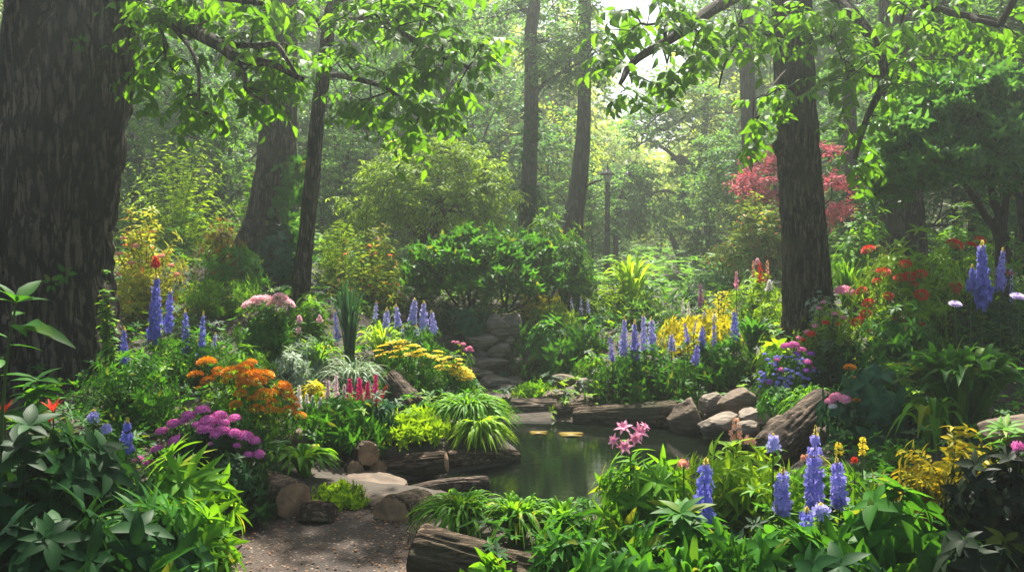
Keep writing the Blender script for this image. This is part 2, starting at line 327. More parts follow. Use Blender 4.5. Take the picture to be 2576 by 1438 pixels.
# ---------------------------------------------------------------- setting: ground, path, water
def grid_mesh(xs, ys, zf, keep=None):
    X, Y = np.meshgrid(xs, ys, indexing='ij'); Z = zf(X, Y); nx, ny = X.shape
    i, j = np.meshgrid(np.arange(nx - 1), np.arange(ny - 1), indexing='ij'); a = i * ny + j
    q = np.stack([a, a + ny, a + ny + 1, a + 1], -1).reshape(-1, 4)
    if keep is not None:
        cx = X[:-1, :-1] + (X[1:, :-1] - X[:-1, :-1]) / 2; cy = Y[:-1, :-1] + (Y[:-1, 1:] - Y[:-1, :-1]) / 2
        q = q[keep(cx, cy).ravel()]
    return MB().add(np.stack([X, Y, Z], -1), [q])
def soilmat():
    m, t, p, o = newmat('garden_soil'); N = t.nodes; K = t.links; tc = N.new('ShaderNodeTexCoord')
    n = N.new('ShaderNodeTexNoise'); n.inputs['Scale'].default_value = 9; n.inputs['Detail'].default_value = 10; K.new(tc.outputs['Object'], n.inputs['Vector'])
    r = N.new('ShaderNodeValToRGB'); r.color_ramp.elements[0].color = (.018, .013, .009, 1); r.color_ramp.elements[1].color = (.06, .045, .03, 1); K.new(n.outputs[0], r.inputs[0]); K.new(r.outputs[0], p.inputs['Base Color']); p.inputs['Roughness'].default_value = .95
    b = N.new('ShaderNodeBump'); b.inputs['Distance'].default_value = .03; K.new(n.outputs[0], b.inputs['Height']); K.new(b.outputs[0], p.inputs['Normal'])
    return m
def gravelmat():
    m, t, p, o = newmat('fine_gravel'); N = t.nodes; K = t.links; tc = N.new('ShaderNodeTexCoord')
    v = N.new('ShaderNodeTexVoronoi'); v.inputs['Scale'].default_value = 85; K.new(tc.outputs['Object'], v.inputs['Vector'])
    n = N.new('ShaderNodeTexNoise'); n.inputs['Scale'].default_value = 3; n.inputs['Detail'].default_value = 8; K.new(tc.outputs['Object'], n.inputs['Vector'])
    sx = N.new('ShaderNodeSeparateColor'); K.new(v.outputs['Color'], sx.inputs[0])
    r = N.new('ShaderNodeValToRGB'); r.color_ramp.elements[0].color = (.022, .012, .007, 1); r.color_ramp.elements[1].color = (.078, .045, .028, 1); e = r.color_ramp.elements.new(.93); e.color = (.052, .036, .025, 1); e = r.color_ramp.elements.new(.95); e.color = (.25, .20, .15, 1)
    K.new(sx.outputs[0], r.inputs[0])
    r2 = N.new('ShaderNodeValToRGB'); r2.color_ramp.elements[0].color = (.5, .45, .42, 1); r2.color_ramp.elements[1].color = (1.15, 1.1, 1.05, 1); r2.color_ramp.elements[0].position = .35; r2.color_ramp.elements[1].position = .62; K.new(n.outputs[0], r2.inputs[0])
    g = N.new('ShaderNodeMix'); g.data_type = 'RGBA'; g.blend_type = 'MULTIPLY'; g.inputs[0].default_value = 1; K.new(r.outputs[0], g.inputs[6]); K.new(r2.outputs[0], g.inputs[7]); K.new(g.outputs[2], p.inputs['Base Color'])
    p.inputs['Roughness'].default_value = .9
    b = N.new('ShaderNodeBump'); b.inputs['Strength'].default_value = .7; b.inputs['Distance'].default_value = .012; b.invert = True; K.new(v.outputs['Distance'], b.inputs['Height']); K.new(b.outputs[0], p.inputs['Normal'])
    return m
def watermat():
    m, t, p, o = newmat('dark_pond_water'); N = t.nodes; K = t.links; tc = N.new('ShaderNodeTexCoord'); mp = N.new('ShaderNodeMapping'); mp.inputs['Scale'].default_value = (1.2, 5, 1); K.new(tc.outputs['Object'], mp.inputs[0])
    n = N.new('ShaderNodeTexNoise'); n.inputs['Scale'].default_value = 3.5; n.inputs['Detail'].default_value = 5; K.new(mp.outputs[0], n.inputs['Vector'])
    p.inputs['Base Color'].default_value = (.003, .005, .003, 1); p.inputs['Roughness'].default_value = .03; p.inputs['IOR'].default_value = 1.33; p.inputs['Specular IOR Level'].default_value = .35
    b = N.new('ShaderNodeBump'); b.inputs['Strength'].default_value = .07; b.inputs['Distance'].default_value = .02; K.new(n.outputs[0], b.inputs['Height']); K.new(b.outputs[0], p.inputs['Normal'])
    return m
def sp(a, b, n): return np.linspace(a, b, n)
gx = np.concatenate([sp(-60, -6, 28)[:-1], sp(-6, 6, 161)[:-1], sp(6, 60, 28)]); gy = np.concatenate([sp(-12, 2, 15)[:-1], sp(2, 13, 148)[:-1], sp(13, 70, 40)])
tag(grid_mesh(gx, gy, lambda x, y: terr(x, y) + (fbm(np.stack([x, y, 0 * x], -1) * 3, 3) - .5) * .03 * (polydist(x, y, PATH) > .15)).build('ground', soilmat()), kind='structure')
GRV = gravelmat()
tag(grid_mesh(sp(-2.2, .6, 113), sp(2, 5.9, 157), lambda x, y: terr(x, y) + .012, lambda x, y: polydist(x, y, PATH) + (noise3(np.stack([x * 6, y * 6, 0 * x], -1)) - .5) * .12 < 0).build('gravel_path', GRV), kind='structure')
tag(grid_mesh(sp(-1, 1, 80), sp(8, 10.6, 105), lambda x, y: terr(x, y) + .012, lambda x, y: (polydist(x, y, PATH2) < 0) & (y < 9.9)).build('upper_path', GRV), kind='structure')
tag(grid_mesh(sp(-2, 2.8, 49), sp(4.8, 9.2, 45), lambda x, y: 0 * x + WATER_Z, lambda x, y: polydist(x, y, POND) < .22).build('pond_water', watermat()), kind='structure')

# ---------------------------------------------------------------- rocks and logs
def ico(sub_):
    bm = bmesh.new(); bmesh.ops.create_icosphere(bm, subdivisions=sub_, radius=1); v = np.array([x.co[:] for x in bm.verts]); f = np.array([[a.index for a in q.verts] for q in bm.faces]); bm.free()
    return v, f
ICO = ico(5)
def rock(name, label, u, v, y, wp, hp, dep=.8, mat='stone', seed=1, tilt=0., box=.55, rough=.16, cat='rock', group=None):
    c = W(u, v, y); hw = wp / 2 * y / FPX; hh = hp / 2 * y / FPX; V, F = ICO
    q = np.sign(V) * np.abs(V) ** box; q = q / np.max(np.abs(q), 0)
    q = nrm(V) * (.45 * 1 + .55 * np.linalg.norm(q, axis=1, keepdims=True) / 1.25)
    n = fbm(q * 1.3 + seed * 7.7, seed, 4)[:, None]; n2 = fbm(q * 5 + seed * 3.1, seed + 9, 3)[:, None]
    rg = np.random.default_rng(seed + 500)
    for _k in range(11):
        d = nrm(rg.normal(0, 1, 3) * np.array([1, 1, .9])); e = np.maximum(0, q @ d - rg.uniform(.62, .86) * np.max(q @ d)); q = q - e[:, None] * d * .88
    q = q * (1 + (n - .5) * rough * 2.6 + (n2 - .5) * rough * .5); q = q / np.max(np.abs(q), 0)
    q = q * np.array([hw, hw * dep, hh]); ct, st = math.cos(tilt), math.sin(tilt)
    q = np.stack([q[:, 0] * ct - q[:, 2] * st, q[:, 1], q[:, 0] * st + q[:, 2] * ct], 1)
    ob = MB().add(q + c, [F]).build(name, M[mat], None, org=c)
    return tag(ob, label, cat, group)
BARK_RV = [None]
def barktube(pts, rad, seg, sides, amp=.02, freq=6., vf=2.2, seed=1, flare=0., flen=.6, lump=.06):
    C = spline(pts, seg); rr = np.interp(np.linspace(0, len(rad) - 1, seg), np.arange(len(rad)), rad)
    t = nrm(np.gradient(C, axis=0)); ref = np.array([0, 1., 0]) if abs(nrm(C[-1] - C[0])[1]) < .8 else np.array([1., 0, 0])
    a = nrm(np.cross(t, np.broadcast_to(ref, t.shape))); b = np.cross(t, a); th = np.linspace(0, 2 * np.pi, sides, endpoint=False)
    s = np.concatenate([[0], np.cumsum(np.linalg.norm(np.diff(C, axis=0), axis=1))])
    TH, S = np.meshgrid(th, s, indexing='xy'); R0 = rr[:, None] + 0 * TH
    q = np.stack([np.cos(TH), np.sin(TH), S * 0], -1)
    w = (fbm(np.stack([np.cos(TH) * 2.5, np.sin(TH) * 2.5, S * 1.8], -1), seed + 5, 2) - .5) * 1.1
    n = noise3(np.stack([np.cos(TH + w * .35) * freq, np.sin(TH + w * .35) * freq, S * vf + seed], -1), seed)
    n2 = noise3(np.stack([np.cos(TH + w * .3) * freq * 2.1, np.sin(TH + w * .3) * freq * 2.1, S * vf * 2.6], -1), seed + 3)
    n = np.clip((n - .5) * 1.7 + .5, 0, 1); n2 = np.clip((n2 - .5) * 1.7 + .5, 0, 1)
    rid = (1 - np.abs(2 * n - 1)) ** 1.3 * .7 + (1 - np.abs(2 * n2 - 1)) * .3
    lum = fbm(np.stack([np.cos(TH) * 1.2, np.sin(TH) * 1.2, S * .9], -1), seed + 8, 2) - .5
    fl = 0
    if flare:
        lob = .55 + .9 * fbm(np.stack([np.cos(TH) * 1.9 + 3, np.sin(TH) * 1.9, S * .5], -1), seed + 21, 2)
        fl = flare * np.exp(-S / flen) * lob
    Rr = R0 * (1 + lum * lump * 2 + fl) - amp * (rid - .3) * np.minimum(1, R0 / rr.max() + .2)
    V = C[:, None] + Rr[..., None] * (np.cos(TH)[..., None] * a[:, None] + np.sin(TH)[..., None] * b[:, None])
    BARK_RV[0] = np.clip(rid * 1.25 - .12, 0, 1).ravel()                  # plate and fissure tones, also painted to stand in for ridge shading
    i, j = np.meshgrid(np.arange(seg - 1), np.arange(sides), indexing='ij'); j2 = (j + 1) % sides
    f = np.stack([i * sides + j, (i + 1) * sides + j, (i + 1) * sides + j2, i * sides + j2], -1).reshape(-1, 4)
    return V, f
def cutmat():
    m, t, p, o = newmat('cut_wood'); N = t.nodes; K = t.links; a = N.new('ShaderNodeAttribute'); a.attribute_name = 'rv'; tc = N.new('ShaderNodeTexCoord')
    n = N.new('ShaderNodeTexNoise'); n.inputs['Scale'].default_value = 12; n.inputs['Detail'].default_value = 8; K.new(tc.outputs['Object'], n.inputs['Vector'])
    m1 = N.new('ShaderNodeMath'); m1.operation = 'MULTIPLY_ADD'; K.new(n.outputs[0], m1.inputs[0]); m1.inputs[1].default_value = .5; K.new(a.outputs['Fac'], m1.inputs[2])
    m2 = N.new('ShaderNodeMath'); m2.operation = 'MULTIPLY'; K.new(m1.outputs[0], m2.inputs[0]); m2.inputs[1].default_value = 95
    s = N.new('ShaderNodeMath'); s.operation = 'SINE'; K.new(m2.outputs[0], s.inputs[0])
    m3 = N.new('ShaderNodeMath'); m3.operation = 'MULTIPLY_ADD'; K.new(s.outputs[0], m3.inputs[0]); m3.inputs[1].default_value = .05; K.new(n.outputs[0], m3.inputs[2])
    r = N.new('ShaderNodeValToRGB'); r.color_ramp.elements[0].color = (.10, .055, .026, 1); r.color_ramp.elements[1].color = (.34, .205, .105, 1); r.color_ramp.elements[0].position = .3; r.color_ramp.elements[1].position = .68; K.new(m3.outputs[0], r.inputs[0]); K.new(r.outputs[0], p.inputs['Base Color']); p.inputs['Roughness'].default_value = .85
    b = N.new('ShaderNodeBump'); b.inputs['Strength'].default_value = .5; b.inputs['Distance'].default_value = .008; K.new(m3.outputs[0], b.inputs['Height']); K.new(b.outputs[0], p.inputs['Normal'])
    return m
M['cut'] = cutmat()
def log(label, a, b, r0, r1=None, ends=(1, 1), mat='logbark', seed=1, bend=0., amp=.012, freq=5., vf=3., name='log', cat='log', lump=.06, group=None, mid=None):
    A, B = W(*a), W(*b); r1 = r1 or r0; mid = (A + B) / 2 + np.array([0, 0, bend]) if mid is None else W(*mid)
    rp = np.linspace(r0, r1, 41); rp[0] *= .9; rp[1] *= .97; rp[-1] *= .9; rp[-2] *= .97
    V, F = barktube([A, mid, B], rp, 81, 110, amp, freq, vf, seed, lump=lump)
    root = thing(name, label, cat, A, group)
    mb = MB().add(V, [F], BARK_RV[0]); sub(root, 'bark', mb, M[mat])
    for e, idx in zip(ends, (0, -1)):
        ring = V[idx]; c = ring.mean(0); out = nrm((A - mid) if idx == 0 else (B - mid)); rings = [1.0, .9, .75, .6, .45, .3, .15]; sd = len(ring)
        vv = [c + (ring - c) * k * (1.0 if k < 1 else .995) + out * (.004 + .012 * (1 - k) * (1 if e == 1 else 3 if e == 2 else 1)) + out * ((fbm(ring * 9 + k, seed, 2)[:, None] - .5) * .012 * (k < 1)) for k in rings] + [(c + out * .02)[None]]
        n = len(rings); q = []; tr = []
        j = np.arange(sd); j2 = (j + 1) % sd
        for i in range(n - 1): q.append(np.stack([i * sd + j, i * sd + j2, (i + 1) * sd + j2, (i + 1) * sd + j], 1))
        tr = np.stack([(n - 1) * sd + j, (n - 1) * sd + j2, np.full(sd, n * sd)], 1)
        rv = np.concatenate([np.full(sd, k) for k in rings] + [[0]])
        sub(root, 'cut_end', MB().add(np.vstack(vv), [np.vstack(q), tr], rv), M['cut'] if e else M[mat])
    return root
G_LOG = 'logs edging the pond'
log('large dark rugged bark log lying beside the gravel path in the front', (1048, 1392, 4.12), (1345, 1462, 4.0), .150, .115, (3, 0), 'logbark', 3, amp=.02, freq=4.5, vf=3, lump=.07, group=G_LOG)
log('short round log with its cut face turned to the path, right of the ground cover', (985, 1300, 4.95), (1060, 1275, 5.35), .125, .115, (1, 0), 'logbark', 5, group=G_LOG)
log('low flat-topped log stub at the edge of the gravel path', (800, 1318, 4.95), (806, 1268, 5.0), .115, .105, (0, 1), 'logbark', 6, group=G_LOG, lump=.1)
log('thick log with a broad slanted cut face under the magenta chrysanthemums', (738, 1262, 5.0), (655, 1225, 5.5), .12, .12, (1, 0), 'logbark', 7, group=G_LOG, lump=.1)
log('topmost cut log of the small log pile, pale cut end facing the pond', (927, 1142, 6.05), (850, 1110, 6.7), .088, .088, (1, 0), 'logbark', 8, group=G_LOG)
log('lower cut log of the small log pile, round end facing forward', (893, 1182, 6.0), (860, 1160, 6.6), .068, .07, (1, 0), 'logbark', 9, group=G_LOG)
log('small dark log tucked between the log pile and the long bank log', (950, 1182, 6.15), (930, 1172, 6.6), .068, .07, (1, 0), 'logbark', 10, group=G_LOG)
log('dark log end half hidden under the strap-leaf clump beside the log pile', (838, 1180, 6.05), (770, 1160, 6.4), .10, .10, (0, 0), 'logbark', 11, group=G_LOG)
log('long bark log lying along the left pond bank with a pale cut end', (1122, 1160, 6.25), (965, 1178, 6.3), .082, .088, (1, 0), 'logbark', 12, group=G_LOG)
log('dark log under the overhanging grass on the left pond bank', (1300, 1150, 6.75), (1125, 1158, 6.45), .065, .075, (1, 0), 'logbark', 13, group=G_LOG)
log('thin slanting bleached log lying across the stone slab into the pond', (985, 1250, 5.75), (1225, 1213, 6.0), .05, .048, (0, 0), 'drift', 14, .02, group=G_LOG)
log('long weathered log lying across the far end of the pond', (1215, 1034, 8.45), (1405, 1032, 8.5), .12, .115, (0, 0), 'drift', 15, amp=.02, group=G_LOG)
log('grey log under the right pond plants beside the far crossing log', (1395, 1040, 8.35), (1510, 1026, 8.5), .10, .095, (0, 0), 'logbark', 16, group=G_LOG)
log('longest dark log running along the right pond bank under the delphinium bush', (1445, 1052, 8.2), (1705, 1042, 8.0), .105, .13, (0, 0), 'logbark', 17, group=G_LOG)
log('slanting split driftwood log standing behind the right pond bank', (1930, 1140, 6.5), (2075, 1010, 6.9), .14, .13, (0, 0), 'drift', 18, amp=.02, lump=.14, group=G_LOG, name='driftwood')
log('slanting grey driftwood block behind the magenta plumes', (1050, 1030, 7.4), (985, 950, 7.7), .10, .09, (0, 0), 'drift', 19, amp=.02, lump=.12, group=G_LOG, name='driftwood')
rock('stone_slab', 'wide flat pale slab beside the log pile at the pond edge', 920, 1222, 5.85, 210, 52, 1.0, 'slab', 2, .02, .5, .10, 'stone')
rock('rock', 'flat brown stone behind the short round log at the path', 965, 1272, 5.25, 110, 70, .9, 'boulder', 3)
rock('rock', 'lower pale stone under the slab next to the path', 905, 1252, 5.5, 130, 40, .9, 'slab', 33)
rock('boulder', 'rounded grey boulder behind the strap-leaf clump', 768, 1108, 6.25, 105, 100, .9, 'boulder', 5, -.3, .6, .12, 'boulder')
G_W = 'stones of the dry wall and steps'
for i, (u, v, y, w, h, lb) in enumerate([
    (1258, 823, 10.15, 64, 66, 'upright round-faced stone crowning the dry stone wall'), (1292, 820, 10.35, 46, 56, 'leaning stone behind the crowning stone of the wall'),
    (1212, 860, 10.2, 92, 44, 'long dark stone on the upper left of the dry stone wall'), (1275, 857, 10.2, 36, 24, 'small stone wedged right under the crowning stone'),
    (1258, 884, 10.1, 64, 42, 'oval boulder in the middle of the dry stone wall'), (1209, 893, 10.15, 50, 30, 'small dark stone left of the oval wall boulder'),
    (1182, 905, 10.05, 54, 36, 'dark stone beside the pink blooms at the left end of the wall'), (1240, 916, 10.0, 78, 32, 'wide flat stone below the oval wall boulder'),
    (1186, 932, 9.95, 60, 28, 'low stone at the left foot of the wall'), (1303, 924, 10.05, 58, 48, 'dark stone under the hosta mound on the wall'),
    (1352, 922, 10.0, 74, 56, 'largest brown stone under the hosta mound on the right of the wall'), (1222, 940, 9.9, 44, 22, 'pale small stone just above the steps'),
    (1412, 905, 10.0, 84, 44, 'broad stone beneath the right edge of the hosta mound'), (1470, 882, 10.1, 80, 40, 'brown sloping stone at the right shoulder of the wall'),
    (1518, 862, 10.4, 60, 24, 'flat reddish stone on the terrace right of the hosta mound'), (1248, 960, 9.75, 82, 30, 'wider left step stone at the end of the gravel'),
    (1302, 960, 9.75, 56, 26, 'narrower right step stone at the end of the gravel'), (1276, 977, 9.5, 50, 20, 'lowest small step stone on the gravel'),
    (1400, 945, 9.7, 70, 34, 'dark low stone right of the steps'), (1320, 945, 9.9, 46, 20, 'flat stone between the steps and the hosta wall')]):
    rock('wall_stone', lb, u, v, y, w * 1.12, h * 1.15, .9, 'stone', 40 + i, U(-.08, .08), .6, .10, 'stone', G_W)
G_B = 'rocks on the far and right pond bank'
for i, (u, v, y, w, h, t, mt, lb) in enumerate([
    (1418, 965, 9.0, 62, 46, 0, 'boulder', 'pale block-shaped rock above the far crossing log'), (1392, 998, 8.8, 100, 36, .1, 'slab', 'flat pale rock behind the far crossing log'),
    (1474, 975, 8.75, 56, 46, .3, 'stone', 'dark pointed rock beside the delphinium bush'), (1476, 1006, 8.6, 62, 32, 0, 'boulder', 'small cracked rock above the grey bank log'),
    (1725, 1048, 7.75, 90, 80, .4, 'boulder', 'dark brown rock at the right end of the bank log'), (1790, 1018, 7.95, 80, 62, -.1, 'stone', 'grey striped rock leaning under the delphinium bush'),
    (1862, 1012, 7.7, 100, 72, .35, 'boulder', 'biggest smooth boulder on the right pond bank'), (1800, 1068, 7.4, 110, 46, .3, 'stone', 'layered dark rock at the water under the biggest boulder'),
    (1900, 1052, 7.3, 84, 44, .2, 'stone', 'ridged rock right of the biggest boulder'), (1880, 1080, 7.1, 78, 44, .1, 'stone', 'low dark rock at the waterline left of the driftwood'),
    (1955, 1075, 6.95, 60, 54, .5, 'boulder', 'pale angular rock against the foot of the driftwood'), (2535, 1075, 5.0, 150, 60, .1, 'boulder', 'grey rock at the right edge behind the yellow shrub'),
    (2060, 1100, 6.6, 60, 50, .1, 'boulder', 'brown rock hidden behind the right side of the driftwood')]):
    rock('bank_rock', lb, u, v, y, w * 1.1, h * 1.15, .85, mt, 70 + i, t, .6, .12, 'rock', G_B)
# yellow lily pads and gravel litter
for u, v, s, lb in [(1355, 1087, 44, 'small yellow floating lily pad left of the larger one'), (1437, 1091, 62, 'larger yellow floating lily pad near the far bank'), (1235, 1112, 40, 'dark green lily pad floating beside the overhanging grass')]:
    p = ground_uv(u, v, WATER_Z + .006); th = np.linspace(.2, 6.1, 28); r = s / 2 * p[1] / FPX * (1 + .06 * np.sin(th * 5))
    ring = np.stack([p[0] + r * np.cos(th), p[1] + r * .9 * np.sin(th), p[2] + .004 * np.sin(th * 3)], 1)
    top = np.vstack([p[None] + [0, 0, .002], ring]); bot = top - [0, 0, .005]; k = np.arange(1, 28)
    n = len(top); f = np.stack([0 * k, k, k + 1], 1); sd_ = np.stack([k, k + n, k + 1 + n, k + 1], 1)
    tag(MB().add(np.vstack([top, bot]), [f, f[:, ::-1] + n, sd_], .5).build('lily_pad', M['pad'] if v < 1100 else M['dark'], None, org=p), lb, 'lily pad', 'lily pads')
def litter():
    mb = MB(); n = 6500; x = U(-2.1, .4, n); y = U(2.4, 5.6, n); d = polydist(x, y, PATH); keep = (d < .12) & (U(0, 1, n) < np.clip(.12 + np.exp(d * 7) * 1.1, 0, 1)); x, y = x[keep], y[keep]; n = len(x)
    p = np.stack([x, y, terr(x, y) + .02], 1); a = U(0, 6.28, n); D = np.stack([np.cos(a), np.sin(a), U(-.1, .3, n)], 1); N = np.stack([U(-.4, .4, n), U(-.4, .4, n), np.ones(n)], 1)
    s = U(.006, .018, n); leaves(mb, p, D, N, s * 1.5, s, SMALL)
    return mb
tag(litter().build('leaf_litter', leafmat('dry_leaf', (.08, .03, .012), (.26, .12, .04), .15, .7, .2, (1.2, 1, .8), (.40, .30, .18))), kind='stuff', label='small dry brown leaves scattered along the edges of the gravel path', cat='leaf litter')
def roof(x, y, z, r, n=90): return ('w', x, y, z, r, r, 1.1, n)  # leaf zone above the view, added to shade haze and garden
# ---------------------------------------------------------------- trees
def grow(init, smp):
    init = np.asarray(init); smp = np.asarray(smp)
    d0 = np.min(np.linalg.norm(smp[:, None] - init[None], axis=2), axis=1); smp = smp[np.argsort(d0)]
    N = list(init); par = []
    for s in smp:
        A = np.array(N); d = np.linalg.norm(A - s, axis=1) + .35 * np.maximum(0, A[:, 2] - s[2]); par.append(int(np.argmin(d))); N.append(s)
    n0 = len(init); cnt = np.ones(len(N))
    for i in range(len(smp) - 1, -1, -1):
        if par[i] >= n0: cnt[par[i]] += cnt[n0 + i]
    return np.array(N), np.array(par), cnt, n0
def zone_pts(zones):
    out = []
    for z in zones:
        if len(z) == 8: z = z[1:]; wf = 1           # ('w', x, y, z, rx, ry, rz, n): metres
        else: wf = 0
        u, v, y, ru, rv, ry, n = z; k = 0
        while k < n:
            a = U(-1, 1, 3)
            if a @ a > 1: continue
            out.append(np.array([u + a[0] * ru, v + a[1] * rv, y + a[2] * ry]) if wf else W(u + a[0] * ru, v + a[1] * rv, y + a[2] * ry)); k += 1
    return np.array(out)
def crown(nodes, par, cnt, n0, wood, leaf, rmin, rmax, L, Wd, tm, k, q, tl, droop=.25, flat=True, up=.1, whorl=0, el=.5, hang=.25, expo=.45):
    S = nodes[n0:]; B = nodes[par]; n = len(S)
    C = (B + S) / 2 + rng.normal(0, .08, S.shape) * np.linalg.norm(S - B, axis=1)[:, None] + np.array([0, 0, .06]) * np.linalg.norm(S - B, axis=1)[:, None]
    c = cnt[n0:]; rad = np.minimum(rmin * c ** expo, rmax); tubes(wood, bez(B, C, S, 6), np.linspace(1.12, .92, 6)[None] * rad[:, None], 6)
    ctr = S.mean(0); P0 = np.repeat(S, q, 0); m = len(P0)
    out = nrm(P0 - ctr) * .5 + nrm(P0 - np.repeat(B, q, 0)) * .5; a = U(0, 6.283, m)
    D = nrm(out + np.stack([np.cos(a), np.sin(a), U(-.3, .5, m) + up], 1) * .9); l = tl * U(.6, 1.25, m)[:, None]
    T = P0 + D * l - np.array([0, 0, 1.]) * l * hang * U(.3, 1.6, m)[:, None]; Cc = P0 + D * l * .55 + np.array([0, 0, .06]) * l
    tubes(wood, bez(P0, Cc, T, 4), np.linspace(1, .4, 4)[None] * np.full((m, 1), rmin * .55), 3)
    sprays(leaf, P0, Cc, T, k, L, Wd, tm, el, flat, .22, droop, whorl, jit=.28)
def tree(name, label, trunk, rpx, zones, leaf, L, Wd, tm=SMALL, k=7, q=3, tl=.4, bark='barkfar', seg=60, sides=28, amp=.01, freq=5, vf=2, flare=0., flen=.5, init=.5, limbs=(), rmin=.006, rmax=.08,
         droop=.25, flat=True, whorl=0, el=.5, hang=.25, seed=1, cat='tree', group=None, lump=.06, wood='wood', ground=True, up=.1, extra=None):
    pts = [W(*p) for p in trunk]; rad = [r * p[2] / FPX for r, p in zip(rpx, trunk)]
    if ground:
        x, y = pts[0][0], pts[0][1]; zg = float(terr(np.array([x]), np.array([y]))[0]); org = np.array([x, y, zg])
        if pts[0][2] > zg - .1: pts.insert(0, np.array([x, y, zg - .15])); rad.insert(0, rad[0] * 1.03)
    else: org = pts[0]
    root = thing(name, label, cat, org, group)
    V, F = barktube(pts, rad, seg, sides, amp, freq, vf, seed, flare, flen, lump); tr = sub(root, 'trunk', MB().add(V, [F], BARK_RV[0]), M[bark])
    C = spline(pts, 40); ini = [C[int(40 * init):]]
    for lm in limbs:
        lp = [W(*p) for p in lm[0]]; ra, rb = [r * lm[0][0][2] / FPX for r in lm[1]]; lp2 = spline(lp, 24)
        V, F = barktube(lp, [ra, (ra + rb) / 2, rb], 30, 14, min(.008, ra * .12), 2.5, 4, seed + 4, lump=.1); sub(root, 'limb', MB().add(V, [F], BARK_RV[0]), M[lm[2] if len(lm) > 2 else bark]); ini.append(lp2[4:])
    if zones is not None and len(zones):
        smp = zone_pts(zones) if not isinstance(zones, np.ndarray) else zones
        nd = grow(np.vstack(ini), smp); w, lf = MB(), MB()
        crown(*nd, w, lf, rmin, rmax, L, Wd, tm, k, q, tl, droop, flat, up, whorl, el, hang)
        sub(root, 'twigs', w, M[wood]); sub(root, 'crown', lf, M[leaf])
    return root
oakz = [(440, 15, 6.9, 110, 50, 0.5, 14), (400, 110, 7.0, 50, 40, 0.3, 6), (372, 180, 6.9, 30, 30, 0.3, 4), (455, 150, 6.7, 40, 40, 0.3, 4), (490, 240, 6.6, 35, 45, 0.3, 6), (505, 285, 6.6, 22, 12, 0.2, 2), (650, 100, 6.5, 90, 40, 0.4, 10), (700, 160, 6.4, 90, 40, 0.4, 9), (620, 210, 6.4, 60, 30, 0.3, 5), (590, 15, 6.7, 110, 35, 0.5, 10), (660, 250, 6.4, 40, 14, 0.3, 2), (540, 90, 6.7, 70, 40, 0.3, 5)]
over = [roof(-3.2, 6.8, 7.4, 3.4, 46), (-100, -900, 7.0, 700, 160, 1.8, 70), (350, -720, 7.2, 420, 160, 1.2, 20)]
tree('oak_tree', 'huge dark furrowed trunk filling the left side, bough reaching right', [(118, 965, 7.5), (112, 800, 7.5), (116, 620, 7.5), (140, 400, 7.5), (172, 200, 7.5), (192, 0, 7.5), (200, -160, 7.5), (190, -420, 7.5), (150, -800, 7.4)],
     [172, 156, 150, 152, 154, 156, 160, 120, 70], oakz + over, 'canopy', .13, .06, OVATE, 7, 2, .27, 'bark', 420, 480, .075, 5.0, 2.4, .5, .45, .75,
     limbs=[([(330, 30, 7.35), (430, 56, 7.0), (490, 80, 6.8), (550, 112, 6.5), (600, 148, 6.3), (680, 160, 6.2), (760, 200, 6.1)], (22, 6)), ([(550, 112, 6.5), (640, 116, 6.3), (692, 112, 6.2), (722, 150, 6.1), (750, 195, 6.1)], (9, 4)),
            ([(590, 142, 6.35), (615, 190, 6.2), (620, 226, 6.15), (668, 258, 6.1)], (8, 3)), ([(415, 55, 7.05), (470, 110, 6.6), (498, 170, 6.4), (500, 250, 6.3)], (6, 3)), ([(400, 55, 7.1), (414, 110, 6.8), (415, 160, 6.7)], (5, 3)),
            ([(200, -260, 7.5), (320, -140, 7.0), (420, -40, 6.7), (560, -10, 6.4), (660, 10, 6.3)], (30, 5))], rmin=.004, rmax=.03, seed=2, droop=.3, hang=.3, lump=.05)
cz = [(890, 50, 7.3, 90, 60, 0.5, 11), (985, 50, 7.0, 100, 60, 0.5, 14), (1070, 100, 6.8, 90, 55, 0.4, 11), (1150, 150, 6.6, 60, 35, 0.3, 6), (1200, 185, 6.6, 35, 20, 0.3, 2), (1240, 112, 6.6, 55, 14, 0.3, 3), (870, 150, 7.4, 50, 50, 0.4, 6), (1010, 170, 6.9, 100, 40, 0.4, 9), (890, 240, 7.2, 50, 32, 0.3, 4), (960, 240, 7.0, 60, 30, 0.3, 5), (1030, 262, 6.8, 50, 30, 0.3, 4), (1050, 305, 6.7, 32, 14, 0.2, 2), (1115, 280, 6.7, 45, 22, 0.3, 4), (1150, 235, 6.7, 30, 18, 0.2, 2), (730, 45, 7.8, 60, 45, 0.4, 6), (1070, 10, 6.9, 110, 25, 0.4, 6)]
